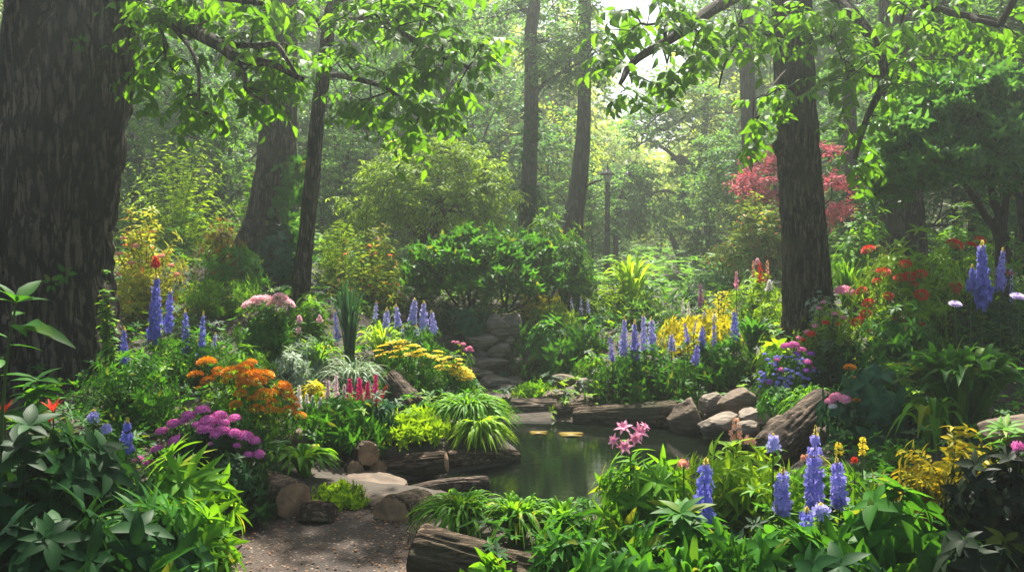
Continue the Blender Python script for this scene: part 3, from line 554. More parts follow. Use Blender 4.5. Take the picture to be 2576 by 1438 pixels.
tree('slender_tree', 'slim dark leaning trunk between the ivy-clad trunk and the weeping maple, leafy boughs arching right', [(752, 772, 10), (760, 700, 10), (772, 580, 10), (786, 440, 10), (798, 300, 10), (812, 200, 10), (822, 110, 10), (832, 30, 10), (860, -60, 10), (900, -200, 9.8)],
     [26, 22, 20, 19, 17, 17, 16, 15, 12, 8], cz, 'canopy', .135, .06, OVATE, 7, 2, .28, 'bark2', 240, 120, .012, 3.2, 6, .1, .3, .72,
     limbs=[([(832, 30, 10), (870, -10, 9.2), (920, 0, 8.2), (945, 25, 7.6), (985, 66, 7.1), (1045, 106, 6.8), (1110, 142, 6.6), (1210, 182, 6.5)], (11, 3)), ([(812, 190, 10), (850, 190, 8.6), (890, 198, 7.6), (940, 210, 7.1), (985, 230, 6.9), (1020, 262, 6.75), (1026, 300, 6.7)], (7, 2)),
            ([(822, 110, 10), (845, 45, 9), (900, 48, 8), (960, 20, 7.4), (1080, 5, 7)], (7, 3)), ([(820, 90, 10), (790, 40, 8.8), (750, 20, 8)], (6, 3))], rmin=.004, rmax=.02, seed=5, droop=.3, hang=.3, lump=.08)
dz = [(1560, 60, 7, 60, 40, 0.4, 4), (1640, 40, 7, 90, 50, 0.5, 8), (1740, 50, 7.2, 100, 60, 0.5, 8), (1680, 140, 6.9, 90, 45, 0.4, 6), (1565, 165, 6.7, 50, 40, 0.3, 4), (1550, 220, 6.6, 40, 20, 0.2, 2), (1640, 200, 6.7, 40, 25, 0.3, 2), (1830, 100, 7.3, 70, 70, 0.5, 6), (1900, 50, 7.5, 80, 60, 0.5, 8), (1990, 45, 7.6, 60, 40, 0.3, 6), (2080, 60, 7.6, 90, 60, 0.5, 8), (2180, 120, 7.6, 100, 70, 0.5, 10), (2280, 60, 7.6, 100, 65, 0.5, 8), (2130, 190, 7.5, 80, 60, 0.4, 7), (2210, 235, 7.5, 70, 45, 0.4, 4), (1925, 235, 7.8, 45, 55, 0.3, 4), (1895, 310, 7.8, 45, 35, 0.3, 3), (1880, 345, 7.7, 32, 14, 0.2, 2), (2270, 190, 7.6, 80, 60, 0.4, 5), (2400, 40, 7.8, 90, 50, 0.5, 7), (2510, 50, 7.8, 80, 55, 0.5, 6), (2130, 330, 7.6, 40, 35, 0.3, 3), (2150, 400, 7.6, 35, 30, 0.3, 2), (1760, 190, 7, 30, 30, 0.2, 2), (1700, 0, 7, 160, 20, 0.4, 5), (2360, 140, 7.8, 70, 50, 0.4, 4), (2190, 310, 7.5, 40, 30, 0.3, 2)]
dover = [roof(3.0, 7.6, 7.6, 3.4, 24), roof(-3.2, 6.8, 7.4, 3.4, 46), (2550, -720, 7.4, 380, 200, 1.2, 8), (2750, -600, 6.2, 400, 200, 1.4, 22)]
tree('oak_tree', 'tall straight ridged trunk on the right, lit along its left side beside the pink sprays', [(2036, 850, 9), (2032, 740, 9), (2024, 600, 9), (2012, 450, 9), (2003, 300, 9), (1997, 150, 9), (1992, 0, 9), (1988, -200, 9), (1985, -500, 9)],
     [64, 58, 55, 52, 50, 49, 48, 42, 30], dz + dover, 'canopy', .13, .06, OVATE, 7, 2, .27, 'bark2', 420, 320, .022, 5.2, 5.5, .35, .3, .8,
     limbs=[([(1990, -90, 9), (1900, -40, 8), (1800, 20, 7.4), (1700, 90, 7), (1600, 150, 6.8), (1560, 210, 6.6)], (20, 4)), ([(1992, -70, 9), (2110, 0, 8.2), (2195, 100, 7.7), (2225, 190, 7.5), (2180, 300, 7.5), (2150, 400, 7.6)], (16, 4)),
            ([(1998, 160, 9), (1965, 190, 8.3), (1920, 250, 7.9), (1890, 320, 7.8)], (3.5, 1.5)), ([(1990, -80, 9), (2200, -60, 8), (2350, 20, 7.8), (2500, 50, 7.8)], (16, 5)), ([(1985, 395, 9.0), (1962, 378, 8.9), (1952, 360, 8.85)], (22, 11)),
            ([(1900, -40, 8), (1870, 40, 7.6), (1850, 110, 7.5), (1822, 165, 7.4), (1808, 222, 7.4)], (6, 2))], rmin=.004, rmax=.03, seed=9, droop=.3, hang=.3)
tree('oak_tree', 'stout trunk flaring at its foot, wrapped by climbing ivy, left of the slim trunk', [(655, 668, 12), (676, 560, 12), (690, 450, 12), (698, 340, 12), (703, 200, 12), (705, 0, 12), (707, -300, 12)], [66, 54, 49, 46, 43, 41, 36],
     [roof(-5.2, 12.5, 9.2, 2.6, 20)], 'canopy', .26, .13, SMALL, 8, 3, .6, 'bark2', 300, 240, .024, 5, 4.5, .45, .5, .8, seed=12)
# trees of the middle distance
tree('tall_tree', 'straight brown trunk wearing patches of ivy, left of the leaning bare trunk', [(1325, 560, 16), (1330, 450, 16), (1335, 330, 16), (1337, 200, 16), (1335, 90, 16), (1345, 0, 16), (1350, -250, 16)], [21, 20, 18, 17, 16, 15, 10],
     [(1420, 110, 15.6, 90, 50, .8, 30), (1470, 150, 15.4, 60, 30, .6, 16), (1400, 170, 15.6, 50, 30, .5, 12), (1240, 30, 16, 120, 60, 1, 26), (1400, 10, 16, 120, 50, 1, 30)], 'forest', .14, .06, SMALL, 9, 4, .5,
     limbs=[([(1338, 250, 16), (1365, 215, 15.8), (1400, 190, 15.6), (1475, 150, 15.4)], (7, 3)), ([(1338, 40, 16), (1310, 15, 16), (1270, -20, 16)], (8, 5))], init=.7, seed=21, rmin=.006, rmax=.04, flare=.2)
tree('tall_tree', 'bare mossy trunk leaning left at its foot, beside the lamp post', [(1442, 560, 17), (1452, 490, 17), (1462, 400, 17), (1469, 300, 17), (1471, 150, 17), (1472, 0, 17), (1472, -300, 17)], [25, 23, 20, 17, 16, 15, 12],
     [(1475, -200, 17, 200, 120, 1.5, 50)], 'forest', .14, .06, SMALL, 8, 3, .5, limbs=[([(1458, 480, 17), (1490, 460, 16.8), (1515, 452, 16.8)], (4, 2)), ([(1471, 170, 17), (1510, 150, 17), (1550, 110, 17)], (6, 4))], init=.8, seed=23, amp=.012)
tree('tall_tree', 'thin forked dark trunk rising above the weeping maple', [(1116, 600, 20), (1116, 400, 20), (1117, 260, 20), (1130, 160, 20), (1148, 60, 20), (1160, -100, 20)], [13, 12, 11, 9, 8, 6], [(1110, 60, 20, 170, 90, 1.5, 60), (1020, 130, 20, 90, 60, 1, 20), roof(-3, 19, 11, 3.4, 110)], 'forest', .15, .065, SMALL, 8, 4, .6,
     limbs=[([(1118, 240, 20), (1145, 200, 20), (1175, 170, 20)], (6, 4)), ([(1124, 190, 20), (1100, 90, 20), (1085, 0, 20)], (6, 4))], seed=25)
tree('small_tree', 'dark forked sapling standing behind the slim leaning trunk', [(852, 570, 20), (862, 470, 20), (858, 400, 20), (838, 340, 20), (822, 260, 20)], [12, 11, 9, 7, 5], [(850, 230, 20, 110, 70, 1.2, 40)], 'forest3', .14, .06, SMALL, 8, 4, .6, limbs=[([(862, 440, 20), (878, 380, 20), (892, 330, 20), (885, 250, 20)], (7, 4))], seed=27)
tree('old_tree', 'dark crooked trunk in the mist just right of the huge left trunk', [(345, 470, 18), (332, 390, 18), (312, 320, 18), (306, 250, 18), (345, 180, 18), (380, 90, 18)], [27, 24, 22, 18, 12, 8], [(420, 160, 18, 170, 90, 1.4, 70), (330, 90, 18, 90, 70, 1.2, 26), roof(-7, 18, 10, 4.5, 120), (470, 260, 18, 120, 40, 1, 24)], 'forest3', .14, .06, SMALL, 9, 4, .55, seed=29, limbs=[([(308, 270, 18), (360, 290, 18), (420, 260, 18)], (8, 4))])
tree('tall_tree', 'straight grey trunk behind the red maple, left of the tall ridged trunk', [(1900, 680, 18), (1895, 550, 18), (1888, 400, 18), (1882, 250, 18), (1876, 80, 18), (1872, -200, 18)], [23, 21, 20, 19, 18, 15], [(1850, -60, 18, 200, 90, 1.4, 50), (1960, 60, 18, 120, 60, 1, 26)], 'forest', .15, .065, SMALL, 8, 3, .55, init=.75, seed=31)
tree('tall_tree', 'thin grey trunk just right of the tall ridged trunk', [(2147, 560, 16), (2142, 400, 16), (2136, 250, 16), (2132, 80, 16), (2128, -200, 16)], [18, 17, 16, 15, 12], [roof(7, 19, 11, 4.5, 130), (2110, -80, 16, 180, 90, 1.4, 50), (2240, 20, 16, 120, 70, 1, 40)], 'forest', .14, .06, SMALL, 8, 3, .5, init=.75, seed=33)
tree('oak_tree', 'thick grey trunk behind the glossy shrub and the red flowers', [(2272, 640, 13), (2268, 500, 13), (2262, 350, 13), (2258, 200, 13), (2255, -100, 13)], [54, 50, 48, 46, 40], [roof(7.4, 13, 9.5, 2.6, 8), (2300, 80, 12.5, 200, 100, 1.0, 38), (2420, 160, 12.5, 110, 80, .8, 20)], 'forest', .15, .07, SMALL, 8, 3, .45, 'bark2', 240, 240, .022, 6, 4, .25, .4, init=.75, seed=35)
tree('oak_tree', 'dark trunk leaning to the upper left above the glossy shrub', [(2680, 640, 12.5), (2560, 420, 12.5), (2445, 210, 12.5), (2395, 100, 12.5), (2345, -10, 12.5), (2290, -150, 12.5)], [38, 37, 36, 34, 33, 28], [(2420, 60, 12.1, 140, 80, .8, 30), (2520, 150, 12.1, 60, 80, .7, 12), (2350, -60, 12.1, 150, 60, .8, 12)], 'forest', .15, .07, OVATE, 8, 3, .4, 'bark', 140, 90, .025, 5, 2.2, init=.6, seed=37)
tree('oak_tree', 'dark trunk cut by the right edge of the picture', [(2600, 640, 12), (2585, 400, 12), (2570, 150, 12), (2555, -150, 12)], [32, 30, 28, 25], [(2540, 40, 11.8, 100, 80, .8, 40), (2560, 200, 11.8, 60, 60, .6, 16)], 'forest', .15, .07, SMALL, 8, 3, .45, 'bark', 100, 60, .02, 5, 2.2, init=.6, seed=39)
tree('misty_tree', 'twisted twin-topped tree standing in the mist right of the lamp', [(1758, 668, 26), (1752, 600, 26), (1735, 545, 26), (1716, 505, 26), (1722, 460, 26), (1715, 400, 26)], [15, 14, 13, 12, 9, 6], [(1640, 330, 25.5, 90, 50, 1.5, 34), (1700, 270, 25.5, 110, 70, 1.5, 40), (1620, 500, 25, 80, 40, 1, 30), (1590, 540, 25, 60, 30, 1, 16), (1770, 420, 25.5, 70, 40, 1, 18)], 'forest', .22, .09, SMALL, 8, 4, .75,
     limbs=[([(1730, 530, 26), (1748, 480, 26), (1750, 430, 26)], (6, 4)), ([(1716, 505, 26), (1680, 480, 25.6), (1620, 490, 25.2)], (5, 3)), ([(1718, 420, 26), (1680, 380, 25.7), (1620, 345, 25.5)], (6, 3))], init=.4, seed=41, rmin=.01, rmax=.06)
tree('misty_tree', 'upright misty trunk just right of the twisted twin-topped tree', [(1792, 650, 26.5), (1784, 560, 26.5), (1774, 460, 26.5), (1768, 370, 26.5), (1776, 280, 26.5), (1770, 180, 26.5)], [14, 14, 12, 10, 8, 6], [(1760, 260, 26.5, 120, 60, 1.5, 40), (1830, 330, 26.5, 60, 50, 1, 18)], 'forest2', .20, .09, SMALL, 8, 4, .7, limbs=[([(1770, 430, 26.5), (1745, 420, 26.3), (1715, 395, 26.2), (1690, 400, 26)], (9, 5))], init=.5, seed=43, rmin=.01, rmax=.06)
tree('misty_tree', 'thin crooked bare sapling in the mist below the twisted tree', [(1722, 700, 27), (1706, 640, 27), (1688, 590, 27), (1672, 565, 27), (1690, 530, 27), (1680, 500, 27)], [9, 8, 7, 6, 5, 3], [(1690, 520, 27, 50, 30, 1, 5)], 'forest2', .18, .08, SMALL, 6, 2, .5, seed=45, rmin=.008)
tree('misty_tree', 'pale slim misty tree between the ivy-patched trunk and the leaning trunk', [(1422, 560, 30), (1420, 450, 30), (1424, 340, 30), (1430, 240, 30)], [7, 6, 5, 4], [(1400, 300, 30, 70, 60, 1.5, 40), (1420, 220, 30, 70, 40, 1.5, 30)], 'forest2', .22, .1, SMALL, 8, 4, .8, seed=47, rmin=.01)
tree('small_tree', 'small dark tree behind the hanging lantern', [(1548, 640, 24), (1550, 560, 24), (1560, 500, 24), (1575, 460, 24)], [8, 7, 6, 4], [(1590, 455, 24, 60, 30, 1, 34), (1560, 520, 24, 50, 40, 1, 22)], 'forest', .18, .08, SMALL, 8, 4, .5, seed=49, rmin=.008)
# shaped shrubs and small trees of the garden
def fan(u, v, y, ends, r0=6, r1=2, bark='wood'): return [([(u + (i - len(ends) / 2) * 3, v, y), ((u * 1.2 + e[0]) / 2.2 + U(-8, 8), (v + e[1]) / 2 + U(0, 20), y + U(-.2, .2)), (e[0], e[1], y + U(-.4, .4))], (r0, r1), bark) for i, e in enumerate(ends)]
tree('weeping_maple', 'broad olive-green maple with layered drooping branches in the centre', [(1066, 650, 13), (1064, 610, 13), (1070, 575, 13)], [9, 8, 6], [(1080, 385, 13, 130, 25, 0.8, 33), (1000, 430, 12.8, 110, 22, 0.8, 28), (1160, 430, 12.8, 110, 22, 0.8, 28), (1080, 470, 12.6, 180, 22, 0.9, 39), (960, 510, 12.7, 85, 16, 0.7, 18), (1210, 490, 12.7, 70, 18, 0.7, 18), (1090, 530, 12.6, 150, 19, 0.8, 27), (1230, 545, 12.8, 40, 14, 0.5, 6), (940, 545, 12.8, 50, 14, 0.5, 8)],
     'olive', .095, .034, SMALL, 10, 6, .36, limbs=fan(1066, 600, 13, [(970, 500), (1020, 440), (1075, 410), (1130, 440), (1180, 480), (1040, 540), (1120, 540)], 6, 2), init=.8, hang=.45, droop=.3, seed=51, rmin=.004, rmax=.03, flat=True, up=.15)
tree('spreading_shrub', 'dark green shrub on many thin bare stems above the dry wall', [(1185, 800, 11), (1186, 775, 11), (1190, 750, 11)], [5, 5, 4], [(1110, 655, 11, 75, 40, .6, 34), (1200, 630, 11, 90, 40, .7, 44), (1310, 650, 11, 75, 38, .6, 36), (1210, 690, 10.7, 150, 25, .6, 34), (1360, 690, 11, 40, 30, .4, 9), (1075, 700, 11, 35, 25, .4, 9)],
     'mid', .10, .045, LANCE, 7, 4, .22, limbs=fan(1180, 795, 11, [(1090, 680), (1130, 650), (1180, 640), (1230, 650), (1160, 690)], 4, 2) + fan(1275, 785, 11, [(1250, 660), (1300, 640), (1340, 670), (1365, 700)], 4, 2), init=.9, seed=53, rmin=.004, rmax=.02, whorl=5)
tree('red_maple', 'crimson Japanese maple behind the tall ridged trunk', [(1985, 650, 15), (1985, 560, 15), (1990, 480, 15)], [8, 7, 5], [(1930, 415, 14.8, 60, 14, .6, 20), (1915, 450, 14.8, 60, 12, .6, 18), (1940, 490, 14.8, 70, 14, .6, 22), (1960, 525, 14.8, 60, 12, .6, 16), (2075, 378, 15, 30, 8, .5, 8), (2095, 460, 15, 50, 14, .6, 16), (2085, 520, 15, 60, 16, .6, 20), (2010, 400, 15, 70, 20, .6, 16), (1885, 470, 14.8, 25, 8, .3, 5), (2180, 445, 14.5, 35, 7, .4, 6)],
     'maple', .09, .032, SMALL, 9, 4, .32, limbs=fan(1985, 600, 15, [(1900, 470), (1930, 420), (2060, 400), (2090, 500)], 5, 2), seed=55, rmin=.004, rmax=.03, hang=.3)
tree('green_maple', 'green maple with coral-tipped twigs below the crimson maple', [(1950, 680, 14), (1950, 640, 14)], [6, 5], [(1900, 545, 14, 70, 30, .6, 26), (1950, 590, 13.8, 80, 35, .6, 34), (1880, 600, 13.8, 60, 30, .6, 20), (1840, 640, 13.8, 50, 25, .5, 14), (1960, 640, 13.8, 70, 30, .5, 22)], 'pinkleaf', .10, .04, SMALL, 9, 5, .3, seed=57, rmin=.004, rmax=.03, hang=.3, limbs=fan(1950, 660, 14, [(1880, 560), (1920, 540), (1980, 580)], 4, 2), init=.5)
gl = tree('glossy_shrub', 'large glossy dark-leaved shrub on reddish twisted stems at the right edge', [(2525, 640, 9), (2515, 590, 9), (2500, 550, 9)], [20, 17, 12], [(2400, 250, 9, 150, 60, .6, 70), (2500, 320, 9, 110, 70, .7, 62), (2310, 330, 8.8, 100, 55, .6, 50), (2270, 400, 8.7, 80, 40, .5, 34), (2390, 390, 8.7, 140, 45, .6, 62), (2480, 220, 9, 90, 45, .5, 36), (2550, 420, 9, 60, 50, .5, 24), (2260, 450, 8.7, 50, 30, .4, 12), (2560, 240, 9, 60, 60, .5, 26)],
     'glossy', .105, .048, LANCE, 6, 4, .18, 'wood', limbs=[([(2512, 585, 9), (2480, 545, 9), (2445, 490, 8.9), (2400, 430, 8.8)], (11, 5)), ([(2515, 580, 9), (2505, 500, 9), (2470, 430, 8.9)], (9, 4)), ([(2520, 580, 9), (2530, 500, 9), (2535, 420, 9), (2550, 330, 9)], (11, 5)), ([(2515, 560, 9), (2490, 480, 9.1), (2495, 380, 9)], (7, 4)), ([(2530, 500, 9), (2560, 470, 9), (2590, 450, 9)], (5, 3))], init=.9, seed=59, rmin=.004, rmax=.03, whorl=5, amp=.006)
mb = MB(); w = MB()
for u, v in [(2440, 175), (2455, 160), (2525, 180), (2560, 175), (2500, 195), (2540, 150), (2420, 205), (2380, 215), (2330, 260)]:
    a = W(u, v + 75, 8.9); b = W(u + U(-8, 8), v, 8.9); tubes(w, bez(a[None], ((a + b) / 2)[None], b[None], 4), np.full((1, 4), .004), 4); sprays(mb, a[None], ((a + b) / 2)[None], b[None], 11, .11, .04, LANCE, .35, False, .1, .1, 5, .8)
sub(gl, 'young_shoots', mb, M['bright']); sub(gl, 'shoot_stems', w, M['stem'])
# background wood: a few crowns grown once, then copied
def local_tree(name, h, r, z0, n, leaf, L, q, k, tl, tr, label, layers=0):
    root = thing(name, label, 'tree', (0, 0, 0)); pts = [(0, 0, -.3), (U(-.1, .1), U(-.1, .1), h * .3), (U(-.3, .3), U(-.2, .2), h * .6), (U(-.3, .3), 0, h * .93)]
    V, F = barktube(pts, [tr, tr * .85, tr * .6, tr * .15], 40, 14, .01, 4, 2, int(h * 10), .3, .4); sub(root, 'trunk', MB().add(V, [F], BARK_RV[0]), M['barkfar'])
    s = []
    while len(s) < n:
        a = U(-1, 1, 3); l = a @ a
        if l > 1 or l < .12: continue
        t = (a[2] + 1) / 2; s.append((a[0] * r, a[1] * r, z0 + (h - z0) * t))
    s = np.array(s); lo = fbm(s * .9 + h, 3, 2); s = s[lo > .47]
    nd = grow(spline(pts, 30)[int(30 * max(.05, z0 / h * .8)):], s); w_, lf = MB(), MB(); crown(*nd, w_, lf, .007, tr * .4, L, L * .5, SMALL, k, q, tl, .25, True, .1)
    sub(root, 'twigs', w_, M['barkfar']); sub(root, 'crown', lf, M[leaf]); return root
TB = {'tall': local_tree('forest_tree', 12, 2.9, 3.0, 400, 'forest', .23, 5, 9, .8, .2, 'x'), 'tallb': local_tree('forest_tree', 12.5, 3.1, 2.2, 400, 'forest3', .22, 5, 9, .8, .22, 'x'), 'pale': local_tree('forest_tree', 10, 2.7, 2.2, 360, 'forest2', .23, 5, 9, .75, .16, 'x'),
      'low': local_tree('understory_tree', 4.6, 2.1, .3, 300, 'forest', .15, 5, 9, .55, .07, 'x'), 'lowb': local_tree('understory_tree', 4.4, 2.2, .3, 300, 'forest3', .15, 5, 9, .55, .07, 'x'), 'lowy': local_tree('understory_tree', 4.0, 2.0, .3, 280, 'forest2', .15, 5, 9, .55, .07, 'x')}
_used = set()
def bg(kind, u, y, sc, label, group='trees of the misty wood behind the garden'):
    p = P(u, y); t = TB[kind]
    if kind not in _used:
        _used.add(kind); t.location = tuple(p); t.scale = (sc, sc, sc); t.rotation_euler = (0, 0, U(0, 6.28)); tag(t, label, None, group); return t
    return dup(t, p, U(0, 6.28), sc, label, group)
for a in [('low', 440, 17, .72, 'bushy light tree behind the yellow shrub, filling between the huge trunk and the ivy-clad trunk'), ('lowb', 300, 22, 1.0, 'blue-green bushy tree behind the crooked dark trunk'), ('lowb', 560, 21, 1.1, 'blue-green bushy tree just left of the ivy-clad trunk'),
          ('low', 810, 19, .62, 'bushy tree showing between the ivy-clad and slim trunks'), ('lowb', 930, 22, 1.05, 'dim bushy tree behind the left half of the weeping maple'), ('lowb', 1235, 21, 1.05, 'dim bushy tree behind the right half of the weeping maple'), ('low', 1395, 23, .8, 'soft green bushy tree behind the leaning bare trunk'),
          ('lowy', 1300, 26, 1.25, 'pale round-crowned tree left of the ivy-patched trunk'), ('low', 1850, 22, .8, 'bushy tree behind the straight grey trunk'), ('lowb', 2050, 20, 1.0, 'dim bushy tree behind the crimson maple'), ('low', 2190, 18, .9, 'bushy tree right of the thin grey trunk'),
          ('low', 2400, 16, .8, 'dim bushy tree under the glossy shrub'), ('lowb', 2560, 17, 1.0, 'dim bushy tree at the right edge behind the glossy shrub'), ('lowb', 1080, 25, 1.2, 'dim bushy tree behind the thin forked trunk'), ('lowy', 1660, 36, .7, 'pale bush in the bright mist beneath the twisted tree'), ('lowb', 1490, 28, .75, 'hazy bush behind the lamp post'),
          ('tallb', 430, 27, 1.0, 'tall dim tree in the left wood behind the crooked trunk'), ('tall', 560, 30, 1.05, 'tall hazy tree above the arched bough of the huge trunk'), ('tallb', 740, 27, 1.0, 'tall dim tree seen between the ivy-clad and slim trunks'), ('tallb', 900, 29, 1.0, 'tall dim tree behind the dark forked sapling'), ('tall', 1040, 31, 1.05, 'tall hazy tree behind the thin forked trunk'),
          ('tallb', 1190, 30, .95, 'tall hazy tree left of the ivy-patched trunk'), ('pale', 1390, 35, 1.0, 'pale yellow-green tree between the two central trunks'), ('pale', 1545, 42, .6, 'pale sunlit tree behind the lamp'), ('pale', 1730, 40, .5, 'pale yellow tree glowing in the mist above the twisted tree'), ('tall', 1960, 30, .95, 'tall hazy tree behind the tall ridged trunk'),
          ('tallb', 2100, 27, 1.0, 'tall dim tree behind the thin grey trunk'), ('tallb', 2290, 24, 1.0, 'tall dim tree behind the thick grey trunk'), ('tall', 2450, 22, .95, 'tall dim tree at the upper right behind the leaning dark trunk'), ('tallb', 30, 24, 1.0, 'tall dim tree at the left edge beyond the huge trunk'), ('pale', 1840, 33, .9, 'yellow-green tree left of the straight grey trunk')]: bg(*a)
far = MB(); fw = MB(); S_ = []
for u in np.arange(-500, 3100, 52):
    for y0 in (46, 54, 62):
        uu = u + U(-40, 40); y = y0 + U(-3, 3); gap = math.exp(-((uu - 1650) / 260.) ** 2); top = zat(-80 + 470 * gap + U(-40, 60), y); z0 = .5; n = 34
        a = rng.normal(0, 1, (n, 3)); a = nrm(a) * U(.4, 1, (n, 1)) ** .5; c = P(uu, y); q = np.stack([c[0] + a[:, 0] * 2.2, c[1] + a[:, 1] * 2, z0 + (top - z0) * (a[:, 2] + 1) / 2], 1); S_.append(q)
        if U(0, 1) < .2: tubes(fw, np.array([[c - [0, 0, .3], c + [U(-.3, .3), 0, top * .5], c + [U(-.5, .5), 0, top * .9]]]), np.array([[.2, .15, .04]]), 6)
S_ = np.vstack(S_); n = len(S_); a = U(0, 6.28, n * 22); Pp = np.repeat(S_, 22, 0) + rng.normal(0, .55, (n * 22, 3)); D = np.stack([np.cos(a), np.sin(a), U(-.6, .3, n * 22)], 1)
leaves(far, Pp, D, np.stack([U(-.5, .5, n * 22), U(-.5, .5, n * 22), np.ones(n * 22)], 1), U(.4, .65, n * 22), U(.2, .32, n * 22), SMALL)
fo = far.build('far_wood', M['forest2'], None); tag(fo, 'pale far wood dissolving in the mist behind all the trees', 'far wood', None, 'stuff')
tag(fw.build('far_trunks', M['barkfar'], None), 'thin pale trunks inside the misty far wood', 'far wood', None, 'stuff')
# ---------------------------------------------------------------- plants
ST = {}
def style(n, mat, L, Wd, tm=OVATE, ns=110, k=8, whorl=5, el=.5, stem='stem', ry=.8, droop=.15, lo=.0, wel=.45, flat=False, sr=.003, t0=.35): ST[n] = dict(mat=mat, L=L, Wd=Wd, tm=tm, ns=ns, k=k, whorl=whorl, el=el, stem=stem, ry=ry, droop=droop, lo=lo, wel=wel, flat=flat, sr=sr, t0=t0)
style('broad_dark', 'dark', .15, .062, OVATE, 42, 6, 5, .35, droop=.2)
style('broad_mid', 'mid', .13, .05, OVATE, 46, 7, 6, .4, droop=.15)
style('lance', 'bright', .14, .036, LANCE, 46, 9, 6, .45, droop=.12)
style('fine', 'mid', .075, .022, LANCE, 130, 9, 6, .5)
style('fine_dark', 'dark', .07, .028, OVATE, 130, 8, 5, .5)
style('small', 'bright', .05, .022, OVATE, 170, 8, 5, .5)
style('whorled', 'mid', .10, .034, LANCE, 150, 6, 6, .4, droop=.15)
style('cover', 'lime', .038, .020, OVATE, 130, 5, 6, .4)
style('hosta', 'mid', .15, .07, OVATE, 60, 5, 5, .3, droop=.3)
style('fern', 'lime', .10, .022, LANCE, 90, 13, 1, .35, flat=True, droop=.2, t0=.2)
style('nandina', 'nandina', .11, .03, LANCE, 110, 10, 5, .4, flat=True)
style('fuzzy', 'blueleaf', .05, .014, LANCE, 240, 10, 3, .7)
style('silver', 'striped', .09, .02, LANCE, 90, 8, 6, .4)
def bush(name, label, u, y, vtop, wp, st, cat='shrub', group=None, **kw):
    s = dict(ST[st]); s.update(kw); b = P(u, y); h = zat(vtop, y) - b[2]; rx = wp / 2 * y / FPX; ry = rx * s['ry']
    n = s['ns']; dz = U(s['lo'], 1, n); ph = U(0, 6.28, n); r = np.where(U(0, 1, n) < .72, U(.78, 1.08, n), U(.35, .8, n)); q = np.sqrt(1 - dz ** 2)
    T = np.stack([rx * q * np.cos(ph) * r, ry * q * np.sin(ph) * r, h * (.06 + .94 * dz) * r * U(.9, 1.05, n)], 1); B = T * [.12, .12, 0] + [0, 0, -.03]; C = T * [.45, .45, .85]
    T[:, 2] = np.maximum(T[:, 2], .03); B += b; C += b; T += b
    root = thing(name, label, cat, b, group); lf, sm = MB(), MB()
    sprays(lf, B, C, T, s['k'], s['L'], s['Wd'], s['tm'], s['el'], s['flat'], s['t0'], s['droop'], s['whorl'], s['wel'])
    tubes(sm, bez(B, C, T, 6), np.linspace(1.4, .6, 6)[None] * np.full((n, 1), s['sr']), 4)
    sub(root, 'foliage', lf, M[s['mat']]); sub(root, 'stem', sm, M[s['stem']])
    root['_rx'] = rx; root['_h'] = h; root['_ry'] = ry
    return root
def surf(root, u, v, y, out=1.0):
    b = np.array(root.location); rx, h, ry = root['_rx'], root['_h'], root['_ry']; p = W(u, v, y)
    for _ in range(3):
        k = 1 - ((p[0] - b[0]) / rx) ** 2 - ((p[2] - b[2]) / h) ** 2; p = W(u, v, y - ry * out * math.sqrt(max(.02, k)))
    n = np.array([(p[0] - b[0]) / rx ** 2, (p[1] - b[1]) / ry ** 2, (p[2] - b[2]) / h ** 2]); return p, n / np.linalg.norm(n)
